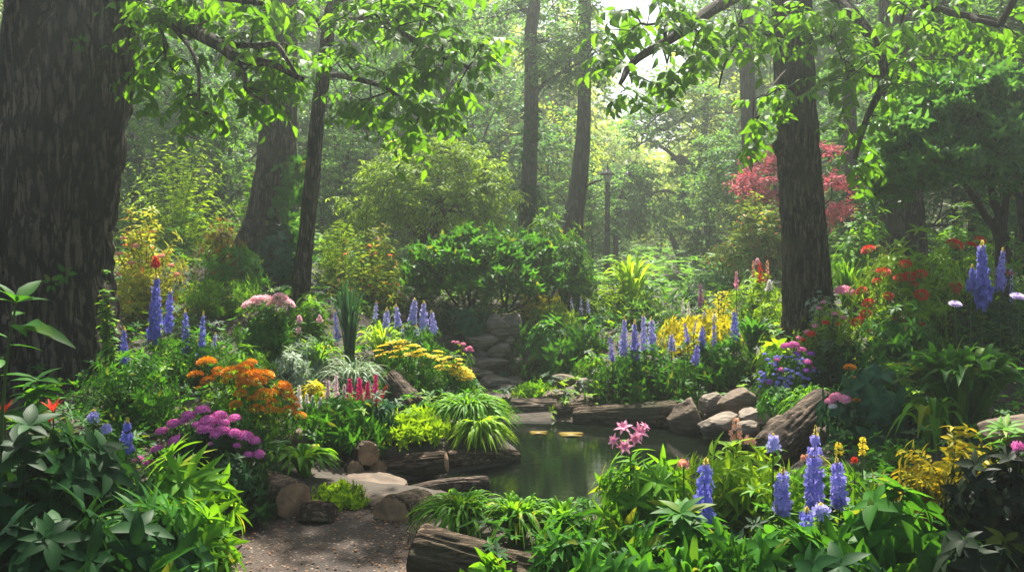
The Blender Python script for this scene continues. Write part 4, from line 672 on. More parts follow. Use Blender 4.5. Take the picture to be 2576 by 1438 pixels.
# flower heads, built once with radius 1 looking along +Z
def fib(n, zmin):
    i = np.arange(n) + .5; z = 1 - (1 - zmin) * i / n; a = i * 2.39996; q = np.sqrt(np.maximum(0, 1 - z * z)); return np.stack([q * np.cos(a), q * np.sin(a), z], 1)
HEAD = {}
def head_mesh(kind, mat):
    if (kind, mat) in HEAD: return HEAD[(kind, mat)]
    mb = MB()
    if kind == 'pompom':
        d = fib(210, -.15) + rng.normal(0, .04, (210, 3)); p = d * np.array([.74, .74, .42]); leaves(mb, p, d * [1, 1, .7] + [0, 0, .25] + rng.normal(0, .25, (210, 3)), np.tile([0, 0, 1.], (210, 1)) + d * .5, U(.24, .36, 210), .2, SMALL)
    elif kind == 'cluster':                      # rounded umbel of tiny florets
        d = fib(46, .0); c = d * [.85, .85, .5]; m = 5; a = np.tile(np.arange(m) * 6.283 / m, 46) + np.repeat(U(0, 6, 46), m); P0 = np.repeat(c, m, 0); nn = nrm(np.repeat(d, m, 0)); s1 = nrm(np.cross(nn, [.3, .9, .2])); s2 = np.cross(nn, s1)
        leaves(mb, P0, np.cos(a)[:, None] * s1 + np.sin(a)[:, None] * s2 + nn * .35, nn, U(.2, .3, len(P0)) * 1.35, .2, SMALL)
    elif kind == 'flat':                         # flat corymb
        a = U(0, 6.28, 90); r = np.sqrt(U(0, 1, 90)); p = np.stack([r * np.cos(a) * .9, r * np.sin(a) * .9, .18 * (1 - r * r)], 1); b = U(0, 6.28, 90); leaves(mb, p, np.stack([np.cos(b), np.sin(b), U(.1, .8, 90)], 1), np.tile([0, 0, 1.], (90, 1)), U(.2, .3, 90), .2, SMALL)
    elif kind == 'daisy':
        for k, (nn, e, L) in enumerate([(16, .15, 1.), (14, .45, .8), (10, .9, .55)]):
            a = np.arange(nn) * 6.283 / nn + k; leaves(mb, np.zeros((nn, 3)) + [0, 0, .04 * k], np.stack([np.cos(a), np.sin(a), np.full(nn, e)], 1), np.tile([0, 0, 1.], (nn, 1)), L, .26, PETAL)
    elif kind == 'star':
        for k, (nn, e, L) in enumerate([(6, .35, 1.), (6, .9, .7)]):
            a = np.arange(nn) * 6.283 / nn + k * .5; leaves(mb, np.zeros((nn, 3)), np.stack([np.cos(a), np.sin(a), np.full(nn, e)], 1), np.tile([0, 0, 1.], (nn, 1)), L, .36, OVATE)
    elif kind == 'trumpet':
        a = np.arange(6) * 1.047; leaves(mb, np.zeros((6, 3)) + np.stack([np.cos(a) * .1, np.sin(a) * .1, a * 0 - .6], 1), np.stack([np.cos(a) * .42, np.sin(a) * .42, np.ones(6)], 1), np.stack([-np.cos(a), -np.sin(a), 0 * a + .3], 1), 1.7, .5, LANCE)
    HEAD[(kind, mat)] = mb.mesh('flower_head', M[mat]); return HEAD[(kind, mat)]
def head(root, kind, mat, pos, nv, r, name='flower_head', label=None, sq=1.):
    o = bpy.data.objects.new(name, head_mesh(kind, mat)); COL.objects.link(o); o.parent = root; o.location = tuple(np.array(pos) - np.array(root.location))
    q = Vector(nv).to_track_quat('Z', 'Y').to_euler(); q.rotate_axis('Z', U(0, 6.28)); o.rotation_euler = q; o.scale = (r, r, r * sq); return o
def blooms(root, kind, mat, y, pts, out=1.02, up=.8, name='flower_head', stalk=.10):
    sm = MB(); cs = []
    wk = 1.0
    for u, v, wpx in pts:
        p, n = surf(root, u, v, y, out); nv = nrm(np.array(n) * (1 - up) + np.array([0, 0, up]) + rng.normal(0, .07, 3)); head(root, kind, mat, p, nv, wk * wpx / 2 * p[1] / FPX, name)
        cs.append(bez((p - nv * stalk - n * stalk * .7)[None], (p - nv * stalk * .6)[None], p[None], 5)[0])
    for grp in ([cs] if len(cs) > 12 else [[c] for c in cs]):
        sm = MB(); tubes(sm, np.array(grp), np.full((len(grp), 5), .0035), 4); sub(root, 'flower_stalk', sm, M['stem'])
def spike_mb(mb, p0, p1, r, nf, s, tier=0, taper=.25, pet=5, tm=SMALL, belly=.9):
    t = (np.arange(nf) + .5) / nf
    if tier: t = (np.floor(t * tier) + .5 + (t * tier % 1 - .5) * .45) / tier
    ax = nrm(p1 - p0); s1 = nrm(np.cross(ax, [.2, 1, .1])); s2 = np.cross(ax, s1); a = np.arange(nf) * 2.39996 + U(-.3, .3, nf); rad = np.cos(a)[:, None] * s1 + np.sin(a)[:, None] * s2
    rr = r * (taper + (1 - taper) * (1 - t) ** belly) * np.minimum(1, .55 + t * 4) * U(.5, 1.2, nf); c = p0 + t[:, None] * (p1 - p0) + rad * rr[:, None] * .72 + rng.normal(0, r * .06, (nf, 3))
    b = np.tile(np.arange(pet) * 6.283 / pet, nf) + np.repeat(U(0, 6, nf), pet); nn = np.repeat(nrm(rad + ax * .15 + rng.normal(0, .2, (nf, 3))), pet, 0); e1 = nrm(np.cross(nn, ax)); e2 = np.cross(nn, e1)
    sz = np.repeat(s * (.6 + .5 * (1 - t)) * U(.7, 1.2, nf), pet); leaves(mb, np.repeat(c, pet, 0) - nn * sz[:, None] * .3, np.cos(b)[:, None] * e1 + np.sin(b)[:, None] * e2 + nn * .55, nn, sz, sz * .75, tm, np.repeat(np.clip(.5 * t + U(0, .5, nf), 0, .92), pet))
G_D = 'tall flower spikes of the beds'
def spike(label, u, y, vtop, vbot, wp, mat, name='delphinium', du=0, nf=70, tier=0, s=None, group=G_D, leafy=True, tm=SMALL, pet=5, bud=True, lm='mid', taper=.25, belly=.7, cat='flower spike'):
    if nf > 28 and bud: du += U(-9, 9); wp *= U(.78, 1.08); vbot += U(-4, 8)
    b = P(u + du * .2, y); p0 = W(u, vbot, y); p1 = W(u + du, vtop, y); r = wp / 2 * y / FPX; root = thing(name, label, cat, b, group)
    mid = (b + p0) / 2; sm, lf, fl = MB(), MB(), MB(); C = spline([b - [0, 0, .03], mid, p0, p1], 16); tubes(sm, C[None], np.linspace(.006, .003, 16)[None], 5); sub(root, 'stem', sm, M['stem'])
    spike_mb(fl, p0, p0 + (p1 - p0) * (.9 if bud else 1), r, int(nf * .85), s or r * .46, tier, taper, pet, tm, belly); fo_ = sub(root, 'flower_spike', fl, M[mat])
    if bud:
        bm_ = MB(); spike_mb(bm_, p0 + (p1 - p0) * .86, p1, r * .28, 16, r * .22, 0, .3, 3); subsub(fo_, 'bud_tip', bm_, M['bud'])
    if leafy:
        q = max(.12, (p0[2] - b[2])); B = np.repeat(b[None], 3, 0); T = np.repeat(p0[None], 3, 0) + np.array([[.0, 0, 0], [.1, .03, -.3 * q], [-.1, -.03, -.4 * q]]); sprays(lf, B, (B + T) / 2, T, 9, .10, .026, LANCE, .35, False, .3, .15, 4); sub(root, 'foliage', lf, M[lm])
    return root
def tuft(name, label, u, y, vtop, wp, n, wid, mat, arch=1.0, cat='grass clump', group=None, prof=None, ry=.8, m=9, upright=.0, fold=.5, base=.12, lo=.15):
    b = P(u, y); h = zat(vtop, y) - b[2]; rx = wp / 2 * y / FPX; a = U(0, 6.283, n); r = np.sqrt(U(lo ** 2, 1, n)) * (1 - upright); t = np.linspace(0, 1, m)[None]
    hi = h * U(.72, 1.05, n) * (1.02 - .3 * r); bb = (.75 + .75 * r * arch)[:, None]; aa = 1 / (4 * .5) * 0 + 2.0
    z = hi[:, None] * (aa * t - bb * t ** 2) / np.maximum(.62, (aa * np.minimum(1, aa / (2 * bb)) - bb * np.minimum(1, aa / (2 * bb)) ** 2))
    d = r[:, None] * (t ** 1.25); bx = U(-1, 1, (n, 2)) * base * rx
    C = np.stack([b[0] + bx[:, :1] + rx * d * np.cos(a)[:, None], b[1] + bx[:, 1:] + rx * ry * d * np.sin(a)[:, None], b[2] - .02 + z], 2)
    side = np.stack([-np.sin(a), np.cos(a), U(-.25, .25, n)], 1); pr = np.array(prof or [.55, .8, .95, 1, 1, .95, .8, .5, .06]); pr = np.interp(np.linspace(0, 1, m), np.linspace(0, 1, len(pr)), pr)
    mb = MB(); strips(mb, C, nrm(side), wid * U(.7, 1.15, n)[:, None] * pr[None], fold); ob = mb.build(name, M[mat], None, org=b); return tag(ob, label, cat, group)
LP = [.45, .5, .7, .95, 1, .9, .68, .38, .04]

# ---- bushes and flowers, left side
b_ = bush('yellow_shrub', 'yellow and orange leaved shrub beside the huge trunk with small red blooms', 365, 9.5, 535, 270, 'nandina', ns=150, ry=.7)
blooms(b_, 'cluster', 'salmon', 9.5, [(342, 620, 22), (405, 645, 22), (300, 640, 22), (330, 662, 20), (300, 690, 18), (430, 668, 18), (355, 585, 16), (310, 600, 18), (445, 690, 16)])
spike('single red bloom above the tallest blue delphinium', 391, 8.4, 645, 672, 36, 'crimson', 'red_flower', nf=26, bud=False, leafy=False, cat='flower', group=None)
spike('small pink bloom rising from the top of the yellow shrub', 283, 9.4, 520, 548, 18, 'pink', 'pink_flower', nf=20, bud=False, leafy=False, cat='flower', group=None)
bush('rust_shrub', 'low rust-orange mound between the yellow shrub and the ivy-clad trunk', 560, 11, 555, 150, 'small', mat='rust', L=.07, Wd=.02)
bush('daylily_bed', 'green lance-leaved clump in front of the ivy-clad trunk', 585, 10.2, 620, 210, 'lance', mat='mid', ns=70)
bush('leafy_shrub', 'mid-green leafy bush below the lance-leaved clump near the ivy-clad trunk', 560, 9.6, 690, 240, 'fine', mat='bright')
bush('ivy_bush', 'dark ivy mound at the foot of the ivy-clad trunk', 700, 11.2, 560, 110, 'small', mat='blueleaf', L=.09, Wd=.07)
bush('fern_shrub', 'yellow-green ferny bush right of the slim trunk', 850, 11.5, 555, 150, 'fern')
bush('pink_tinged_shrub', 'loose shrub with yellow and pink-tinged leaves left of the dark multi-stemmed shrub', 930, 11, 590, 260, 'nandina', mat='pinkleaf', ns=130, L=.09)
bush('orange_tipped_shrub', 'yellow-orange leaf tips of a shrub right of the slim trunk', 960, 11.6, 560, 130, 'nandina', ns=70, L=.09)
bush('light_green_shrub', 'broad light green layered shrub behind the yellow shrub', 450, 14.5, 355, 370, 'fern', mat='lime', ns=230, L=.14, Wd=.035, ry=.6)
bush('light_green_shrub', 'light green shrub showing left of the ivy-clad trunk foot', 640, 14, 380, 130, 'fern', mat='bright', ns=90, L=.13, Wd=.03)
bush('fine_leaf_shrub', 'fine-leaved dark green bush at the foot of the huge trunk', 330, 6.3, 880, 300, 'fine', ns=180)
bush('leafy_shrub', 'green bush under the group of blue delphiniums', 470, 7.4, 830, 240, 'fine', ns=120)
bush('ivy_sprig', 'bright trailing creeper along the right edge of the huge trunk', 272, 7.1, 690, 44, 'small', L=.06, Wd=.035, ns=40)
pe = bush('peony_bush', 'pale pink peony bush in front of the slim trunk', 668, 8.2, 770, 150, 'fine', mat='mid', L=.09, Wd=.03)
blooms(pe, 'pompom', 'peony', 8.2, [(632, 768, 50), (668, 758, 52), (706, 750, 42), (722, 764, 44), (690, 768, 40), (650, 754, 38)], up=.75)
for u, v, lb in [(804, 802, 'small pink globe flower right of the peony bush'), (752, 830, 'small pink flower below the peony bush right edge'), (753, 803, 'faint pink flower under the peony blooms')]: spike(lb, u, 8.0, v - 10, v + 8, 22, 'peony', 'globe_flower', nf=36, bud=False, cat='flower', group='small pink globe flowers')
bush('leafy_shrub', 'yellow-green leafy plant at the foot of the slim trunk', 780, 9.0, 755, 110, 'lance', ns=40)
for a in [('tallest blue delphinium spike beside the huge trunk', 387, 7.6, 682, 855, 46, 'blue', 150), ('second blue delphinium close right of the tallest one', 422, 7.7, 722, 830, 34, 'blue', 90), ('blue delphinium left of the last spike in the left group', 467, 7.4, 775, 895, 30, 'blue', 90), ('rightmost blue delphinium of the group by the huge trunk', 507, 7.3, 783, 905, 34, 'blue', 95),
          ('short blue delphinium leaning on the base of the huge trunk', 313, 7.0, 820, 910, 30, 'blue', 75), ('little pale delphinium at the right end of the left group', 537, 7.6, 835, 872, 20, 'lilac', 40)]: spike(*a[:7], nf=a[7])
mg = bush('marigold_bush', 'bushy plant covered in orange pompom blooms above the magenta chrysanthemums', 622, 6.1, 915, 270, 'small', mat='bright', ns=210, L=.055, ry=.7)
blooms(mg, 'pompom', 'orange', 6.1, [(519, 913, 52), (492, 944, 42), (548, 932, 34), (583, 938, 56), (616, 925, 48), (620, 945, 50), (665, 945, 52), (648, 960, 48), (522, 958, 38), (545, 945, 34), (606, 958, 34), (640, 938, 36), (663, 993, 52), (612, 970, 40), (606, 990, 34), (634, 1003, 26), (593, 1018, 36), (644, 1028, 38), (712, 972, 46), (712, 985, 56), (690, 988, 30), (733, 1005, 38), (725, 1032, 40), (753, 1045, 36), (684, 1012, 34), (676, 1030, 34), (698, 1032, 26), (575, 950, 24), (500, 975, 18), (563, 960, 22), (742, 1022, 30), (632, 912, 34)], stalk=.07)
ch = bush('chrysanthemum_bush', 'dark leafy bush with magenta pompom blooms beside the path', 540, 5.35, 1040, 330, 'fine_dark', ns=180, ry=.7)
blooms(ch, 'cluster', 'magenta', 5.35, [(510, 1032, 42), (475, 1046, 42), (437, 1066, 38), (408, 1085, 36), (463, 1060, 30), (552, 1046, 42), (590, 1052, 34), (525, 1060, 50), (562, 1064, 34), (517, 1080, 48), (560, 1082, 40), (445, 1110, 48), (617, 1098, 46), (590, 1090, 36), (640, 1108, 34), (395, 1130, 34), (650, 1142, 34), (624, 1143, 26), (596, 1120, 22), (530, 1116, 18), (376, 1165, 32), (345, 1158, 34), (496, 1068, 30), (543, 1095, 36)], stalk=.06)
bush('silver_leaf_plant', 'silvery narrow-leaved plant behind the white plumes', 730, 7.4, 880, 110, 'silver'); bush('silver_leaf_plant', 'silver-green narrow leaves right of the orange blooms, below the bare trunk foot', 770, 7.9, 860, 120, 'silver')
bush('leafy_shrub', 'light narrow-leaved clump behind the orange marigolds', 620, 7.2, 860, 160, 'lance', ns=60, L=.11, Wd=.025)
bush('lime_plant', 'lime-yellow leaved plant among the white plumes', 790, 6.9, 955, 90, 'small', mat='yellow', ns=50, L=.08, Wd=.03)
tuft('iris_clump', 'tall blue-green iris leaves left of the mid delphiniums', 880, 8.6, 690, 150, 60, .022, 'blueleaf', .5, upright=.35); tuft('grass_clump', 'silvery arching striped grass behind the magenta plumes', 890, 7.6, 880, 230, 110, .014, 'striped', 1.3)
tuft('grass_clump', 'bright arching strap leaves left of the mid delphiniums', 960, 8.8, 790, 170, 80, .024, 'lime', 1.2); tuft('grass_clump', 'green grassy leaves beside the silvery striped grass', 800, 7.9, 840, 160, 80, .018, 'bright', 1.1)
for a in [('single blue delphinium amid the iris leaves', 848, 8.5, 775, 860, 26, 'blue', 60), ('thin delphinium at the left of the mid group', 943, 9.2, 755, 800, 20, 'lilac', 40), ('delphinium second from the left in the mid group', 970, 9.0, 772, 850, 36, 'lilac', 90), ('delphinium with the leaning tip in the middle of the mid group', 1003, 9.1, 765, 818, 30, 'lilac', 70),
          ('tallest delphinium of the mid group, before the multi-stemmed shrub', 1037, 9.2, 750, 815, 32, 'lilac', 80), ('full delphinium just right of the tallest mid one', 1066, 9.2, 756, 826, 36, 'lilac', 80), ('last delphinium at the right of the mid group', 1092, 9.2, 780, 836, 30, 'lilac', 60), ('low faded delphinium below the mid group', 1012, 8.9, 820, 865, 26, 'lilac', 40), ('lower delphinium under the left part of the mid group', 980, 8.8, 830, 880, 30, 'lilac', 50), ('thin lilac spike under the full delphinium', 1055, 9.0, 815, 870, 20, 'lilac', 40)]: spike(*a[:7], nf=a[7])
bush('silver_leaf_plant', 'silvery green foliage under the mid delphiniums', 1040, 8.9, 815, 190, 'silver', mat='mid', ns=120)
bush('broad_leaf_plant', 'blue-green leafy clump left of the dry wall', 1170, 10.3, 770, 140, 'hosta', mat='blueleaf', ns=70, L=.12, Wd=.05)
yw = bush('yarrow_bush', 'bush of flat yellow flower heads above the slanting driftwood', 1040, 7.95, 858, 220, 'fine', ns=150, L=.06, Wd=.02)
yp = [(965, 870), (990, 862), (1010, 858), (952, 882), (975, 888), (1000, 882), (1018, 878), (1040, 870), (1046, 886), (1030, 892), (1060, 880), (1070, 892), (1085, 898), (995, 898), (960, 895), (1020, 862), (1104, 885), (1100, 895), (1005, 872), (1050, 896)]
blooms(yw, 'flat', 'gold', 7.95, [(u, v, U(28, 40)) for u, v in yp], stalk=.06, up=.9)
y2 = bush('yarrow_bush', 'smaller yellow-flowered clump spilling toward the pond below the stone wall', 1140, 7.7, 900, 130, 'fine', ns=100, L=.06, Wd=.02)
blooms(y2, 'flat', 'gold', 7.7, [(u, v, U(26, 38)) for u, v in [(1110, 905), (1122, 912), (1105, 922), (1112, 930), (1140, 920), (1152, 915), (1160, 925), (1150, 935), (1170, 932), (1178, 940), (1165, 945), (1142, 942), (1175, 952), (1158, 955), (1136, 930), (1150, 905), (1126, 900), (1182, 948)]], stalk=.05, up=.9)
pk = bush('pink_flower_plant', 'small pink flowers and lilac spikes at the left foot of the dry wall', 1160, 9.3, 868, 80, 'small', ns=50); blooms(pk, 'cluster', 'pink', 9.3, [(1165, 866, 16), (1182, 875, 16), (1172, 880, 18), (1150, 862, 14), (1140, 860, 12), (1186, 882, 14)])
bush('leafy_shrub', 'dark leafy base under the plumes behind the log pile', 850, 6.38, 1000, 270, 'fine_dark', mat='mid', ns=230, L=.09)
for a in [('left cream plume next to the orange marigolds', 752, 6.55, 970, 1035, 28), ('cream plume right of the first cream plume', 772, 6.5, 990, 1038, 22), ('tallest blush plume of the pale group', 846, 6.5, 938, 1015, 26), ('pale pink plume left of the tallest blush plume', 825, 6.45, 955, 1012, 20), ('creamy plume right of the tallest blush plume', 866, 6.4, 965, 1022, 24), ('low blush plume below the tallest one', 850, 6.35, 985, 1028, 30), ('short white plume between the two pale groups', 806, 6.4, 1000, 1030, 20), ('small cream plume beside the lime plant', 787, 6.45, 995, 1020, 16)]: spike(a[0], *a[1:], 'blush' if 'blush' in a[0] or 'pink' in a[0] else 'white', 'astilbe', nf=120, s=.014, bud=False, group='pale feathery plumes', cat='plume', pet=4, taper=.1, leafy=False)
for a in [('left magenta plume beside the blush plumes', 880, 6.75, 952, 1008, 30), ('magenta plume second from the left', 905, 6.8, 950, 1010, 30), ('magenta plume third from the left', 925, 6.8, 960, 1010, 26), ('tallest magenta plume on the right', 945, 6.75, 943, 1018, 34)]: spike(a[0], *a[1:], 'hotpink', 'celosia', nf=130, s=.016, bud=False, group='magenta feathery plumes', cat='plume', pet=4, taper=.1, leafy=False)
spike('slanting crimson and yellow pointed bract beside the magenta plumes', 948, 6.6, 968, 1015, 20, 'crimson', 'heliconia', du=26, nf=30, bud=False, leafy=False, cat='flower', group=None)
bush('blue_flower_plant', 'blue-tinged leafy plant with cream bloom right of the magenta plumes', 950, 6.5, 1000, 130, 'small', mat='blueleaf', L=.07, ns=80); bush('cream_flower_plant', 'lime leafy tuft with cream bloom under the magenta plumes', 905, 6.3, 1010, 70, 'small', ns=40, mat='lime', L=.06)
bush('yellow_green_ground_plant', 'low spreading yellow-green leafy mass above the long bank log', 1035, 6.55, 1035, 210, 'whorled', mat='lime', L=.08, Wd=.026, ns=150, droop=.3)
tuft('grass_clump', 'fountain of bright arching grass overhanging the left pond bank', 1178, 6.95, 978, 280, 560, .026, 'bright', 1.5, ry=.9, prof=LP); tuft('grass_clump', 'yellow-green grass in front of the bright fountain grass at the water', 1205, 6.7, 1030, 230, 300, .026, 'lime', 1.6, prof=LP); tuft('grass_clump', 'grass tongue hanging behind the fountain grass beside the far path', 1185, 7.6, 955, 120, 120, .022, 'bright', 1.5, prof=LP)
tuft('spider_plant', 'fan of glossy strap leaves beside the thick log at the path', 765, 5.7, 1108, 215, 110, .045, 'bright', 1.25, 'strap-leaf plant', prof=LP)
bush('ground_cover_plant', 'low mat of tiny bright leaves between the path logs', 850, 5.25, 1222, 160, 'cover', ry=.9)
bush('ground_cover_plant', 'low mat of small leaves beside the far path and pale rock', 1345, 8.9, 962, 130, 'cover', mat='bright', L=.05); bush('moss_tuft', 'tiny blue-green tuft on the steps of the dry wall', 1268, 9.85, 935, 60, 'cover', mat='blueleaf')
# ---- front left
for a in [('large dark-leaved plant filling the lower left corner', 60, 3.7, 1040, 400, 'broad_dark'), ('dark broad-leaved plant under the red trumpet flowers', 200, 4.1, 1090, 330, 'broad_dark'), ('nearest dark leaves at the very bottom left', 120, 3.15, 1270, 420, 'broad_dark'), ('dark leafy clump beneath the lance-leaved rosettes', 330, 3.5, 1260, 380, 'broad_dark')]: bush('broad_leaf_plant', *a, cat='broad-leaf plant', ns=70)
bush('broad_leaf_plant', 'lighter broad-leaved sprouts around the red trumpet flowers', 120, 4.5, 965, 260, 'broad_dark', 'broad-leaf plant', mat='mid', ns=26)
bush('dark_fern_bush', 'dark foliage between the magenta chrysanthemums and the path edge', 570, 4.85, 1160, 230, 'fine_dark', ns=150)
for a in [('bright lance-leaved rosette nearest the magenta blooms', 480, 4.35, 1145, 250, 50), ('tall bright lance-leaved rosette in the left foreground', 330, 3.75, 1235, 260, 46), ('bright lance-leaved rosette spilling over the path edge', 475, 3.9, 1300, 220, 46), ('lance-leaved rosette at the bottom left beside the path', 400, 3.4, 1390, 220, 36), ('lance-leaved rosette right behind the tall bright one', 440, 4.0, 1225, 200, 36)]: bush('rosette_plant', a[0], a[1], a[2], a[3], a[4], 'lance', 'rosette plant', ns=15, k=8, whorl=9, L=.20, Wd=.044, el=.5, mat='mid' if a[1] in (400, 440, 330) else 'bright', lo=.15, ry=.9, t0=.3)
t = thing('broad_leaf_plant', 'tall single stem with broad pale leaves against the huge trunk at the left edge', 'broad-leaf plant', P(5, 3.6)); A = P(5, 3.6); B2 = W(42, 760, 3.6); lf, sm = MB(), MB(); C2 = W(-15, 1000, 3.6)
tubes(sm, bez(A[None], C2[None], B2[None], 14), np.linspace(.009, .004, 14)[None], 6); sprays(lf, C2[None], W(10, 880, 3.6)[None], B2[None], 9, .17, .062, OVATE, .25, False, .1, .0, 5, .55, .1)
for u, v in [(190, 830), (140, 815), (105, 795)]:
    d = W(u, v, 3.5) - W(70, 815, 3.58); leaves(lf, W(60, 818, 3.58)[None], d[None], np.array([[0, -.4, 1.]]), float(np.linalg.norm(d)), .07, OVATE)
sub(t, 'stem', sm, M['stem']); sub(t, 'foliage', lf, M['mid'])
for u, v, y, r, lb in [(10, 1025, 4.2, 22, 'red trumpet flower at the very left edge'), (132, 1022, 4.2, 22, 'larger red trumpet flower among the dark leaves'), (125, 1055, 4.15, 12, 'small red bud flower below the larger red trumpet')]:
    p = W(u, v, y); b = P(u, y + .1); q = thing('trumpet_flower', lb, 'flower', b, 'red trumpet flowers'); sm = MB(); tubes(sm, bez(b[None], ((b + p) / 2 + [0.02, 0, 0])[None], p[None], 8), np.full((1, 8), .004), 5); sub(q, 'stem', sm, M['stem']); head(q, 'trumpet', 'red', p, (0, -.1, 1), r * y / FPX)
for a in [('small pale blue whorled flower left of the deeper blue ones', 235, 4.6, 1030, 1060, 40, 'lilac', 22), ('middle blue whorled flower in the left foreground', 268, 4.6, 1062, 1088, 34, 'lilac', 20), ('tallest blue whorled flower left of the magenta blooms', 318, 4.6, 1050, 1140, 44, 'blue', 46)]: spike(*a[:7], nf=a[7], tier=3 if a[3] == 1050 else 1, tm=PETAL, s=.026, group='blue whorled flowers in the left foreground')
bush('thin_leaf_plant', 'thin pale-stemmed plant carrying the blue whorled flowers on the left', 275, 4.8, 1050, 150, 'fine', ns=40)
# ---- centre and right
bush('leafy_shrub', 'bright green bush at the foot of the two central trunks', 1385, 12, 520, 230, 'small', ns=260, L=.10, Wd=.035, ry=.7); bush('leafy_shrub', 'deep green lower part of the bush right of the multi-stemmed shrub', 1430, 11.7, 600, 150, 'small', mat='mid', ns=200, L=.09, Wd=.035)
bush('fern_shrub', 'feathery yellow-green fern shrub in front of the lamp post', 1560, 11.5, 690, 240, 'fern', ns=150, mat='lime', L=.11); tuft('fern_frond', 'upright bright fern sprout on the feathery shrub', 1585, 11.6, 615, 190, 40, .06, 'lime', .9, 'fern', prof=LP); bush('leafy_shrub', 'dark green skirt of the feathery fern shrub', 1600, 11.3, 735, 200, 'small', mat='forest', L=.09, ns=160)
bush('juniper', 'blue-green spreading juniper right of the misty trunks', 1820, 15, 650, 240, 'fuzzy', ns=300, L=.07); bush('juniper', 'small blue-green juniper mound right of the hosta', 1510, 11, 795, 100, 'fuzzy', ns=160); bush('juniper', 'dim juniper edge left of the yellow plant bed', 1740, 13, 720, 120, 'fuzzy', ns=160)
bush('hosta', 'big-leaved hosta mound draped over the stone wall', 1380, 9.75, 805, 210, 'hosta', ns=100, L=.13, Wd=.058); bush('variegated_shrub', 'fine pale green shrub above the hosta mound', 1390, 10.6, 765, 150, 'small', mat='olive', L=.06); bush('hosta', 'strap-leaved hosta clump at the right shoulder of the wall', 1465, 10.0, 815, 110, 'hosta', ns=60, L=.15, Wd=.045)
yb = bush('yellow_flower_shrub', 'yellow-leaved bush with red specks behind the crowning wall stone', 1365, 11.2, 735, 120, 'small', mat='yellow', ns=80, L=.08, Wd=.025)
for a in [('thin white flower spike behind the yellow-leaved bush', 1382, 11.2, 715, 745, 12, 'white'), ('white flower spike beside the thin one', 1395, 11.3, 722, 748, 12, 'white'), ('orange flower spike behind the crowning wall stone', 1345, 11.4, 715, 750, 14, 'salmon'), ('left pale blue spike in front of the fern shrub', 1440, 11, 745, 790, 12, 'lilac'), ('middle pale blue spike before the fern shrub', 1462, 11, 742, 785, 14, 'lilac'), ('right pale blue spike before the fern shrub', 1480, 11, 748, 790, 14, 'lilac')]: spike(*a, nf=40)
bush('delphinium_foliage', 'wide leafy bush overhanging the right bank logs', 1620, 8.45, 880, 300, 'whorled', 'shrub', ns=230, ry=.6, L=.095, Wd=.036); bush('delphinium_foliage', 'leafy bush right of the wide bank bush above the boulders', 1820, 8.6, 855, 200, 'whorled', ns=140, L=.09, Wd=.034, ry=.6); bush('delphinium_foliage', 'small leafy bush with red blooms left of the wide bank bush', 1490, 8.9, 890, 90, 'small', ns=80)
for a in [('leftmost short violet delphinium on the right bank', 1541, 8.55, 838, 905, 26, 'violet', 60), ('second violet delphinium on the right bank, full and pale', 1569, 8.7, 795, 890, 40, 'lilac', 110), ('violet delphinium in front at the centre of the pale cluster', 1596, 8.4, 803, 905, 40, 'violet', 110), ('tallest violet delphinium of the pale cluster', 1620, 8.7, 785, 890, 36, 'lilac', 110), ('violet delphinium at the right of the pale cluster', 1643, 8.7, 796, 885, 36, 'lilac', 100), ('thin deep blue spike left of the yellow leaves', 1730, 8.8, 808, 865, 18, 'violet', 50), ('low lilac spike between the pale cluster and the yellow leaves', 1690, 8.7, 838, 880, 28, 'lilac', 40),
          ('deep blue delphinium before the yellow plant bed', 1768, 8.7, 815, 885, 26, 'blue', 70), ('short full blue delphinium among the bank leaves', 1748, 8.3, 862, 912, 30, 'violet', 60), ('slim blue spike right of the deep blue delphinium', 1797, 8.8, 800, 870, 20, 'blue', 50), ('strong blue delphinium left of the yucca', 1848, 8.8, 775, 868, 30, 'blue', 90), ('thin lilac stalk left of the slate spike', 1745, 9.0, 800, 840, 14, 'lilac', 30)]: spike(*a[:7], nf=a[7])
bush('yellow_plant', 'glowing yellow-leaved bed behind the right bank delphiniums', 1760, 9.5, 790, 250, 'lance', mat='yellow', ns=110, L=.10, Wd=.035); bush('yellow_plant', 'yellow ferny shoots beside the mauve plume', 1810, 10, 720, 110, 'fern', mat='yellow', ns=34, L=.07, lo=.3); bush('yellow_plant', 'lime-yellow leafy mass left of the tall ridged trunk', 1900, 10.2, 690, 190, 'lance', mat='lime', ns=130, L=.10, Wd=.03); bush('yellow_plant', 'low lime plant at the foot of the tall ridged trunk', 1930, 9.6, 760, 130, 'small', mat='lime', ns=80)
for a in [('mauve plume above the yellow leaves', 1762, 9.8, 714, 772, 22, 'mauve'), ('bright pink plume left of the tall ridged trunk', 1853, 9.8, 682, 728, 18, 'pink'), ('white flower spike left of the mauve plume', 1718, 9.8, 752, 790, 14, 'white'), ('small white spike next to the first one left of the mauve plume', 1732, 9.7, 760, 795, 14, 'white'), ('slate grey-white plume among the yellow leaves', 1772, 9.3, 785, 825, 22, 'slate'), ('cream globe flower right of the slate plume', 1797, 9.2, 790, 808, 18, 'white'),
          ('tall coral spike left of the tall ridged trunk', 1912, 10.2, 660, 712, 20, 'red'), ('coral spike right of the tall coral one, against the trunk', 1930, 10.2, 655, 712, 18, 'salmon'), ('thin coral spike farthest left of the coral group', 1895, 10.3, 655, 700, 14, 'salmon'), ('white cluster below the coral spikes', 1935, 9.9, 705, 730, 24, 'white'), ('pale pink flower tip above the coral spikes', 1905, 10.4, 650, 664, 20, 'peony')]: spike(*a, 'flower_spike', nf=50, bud=False, taper=.2)
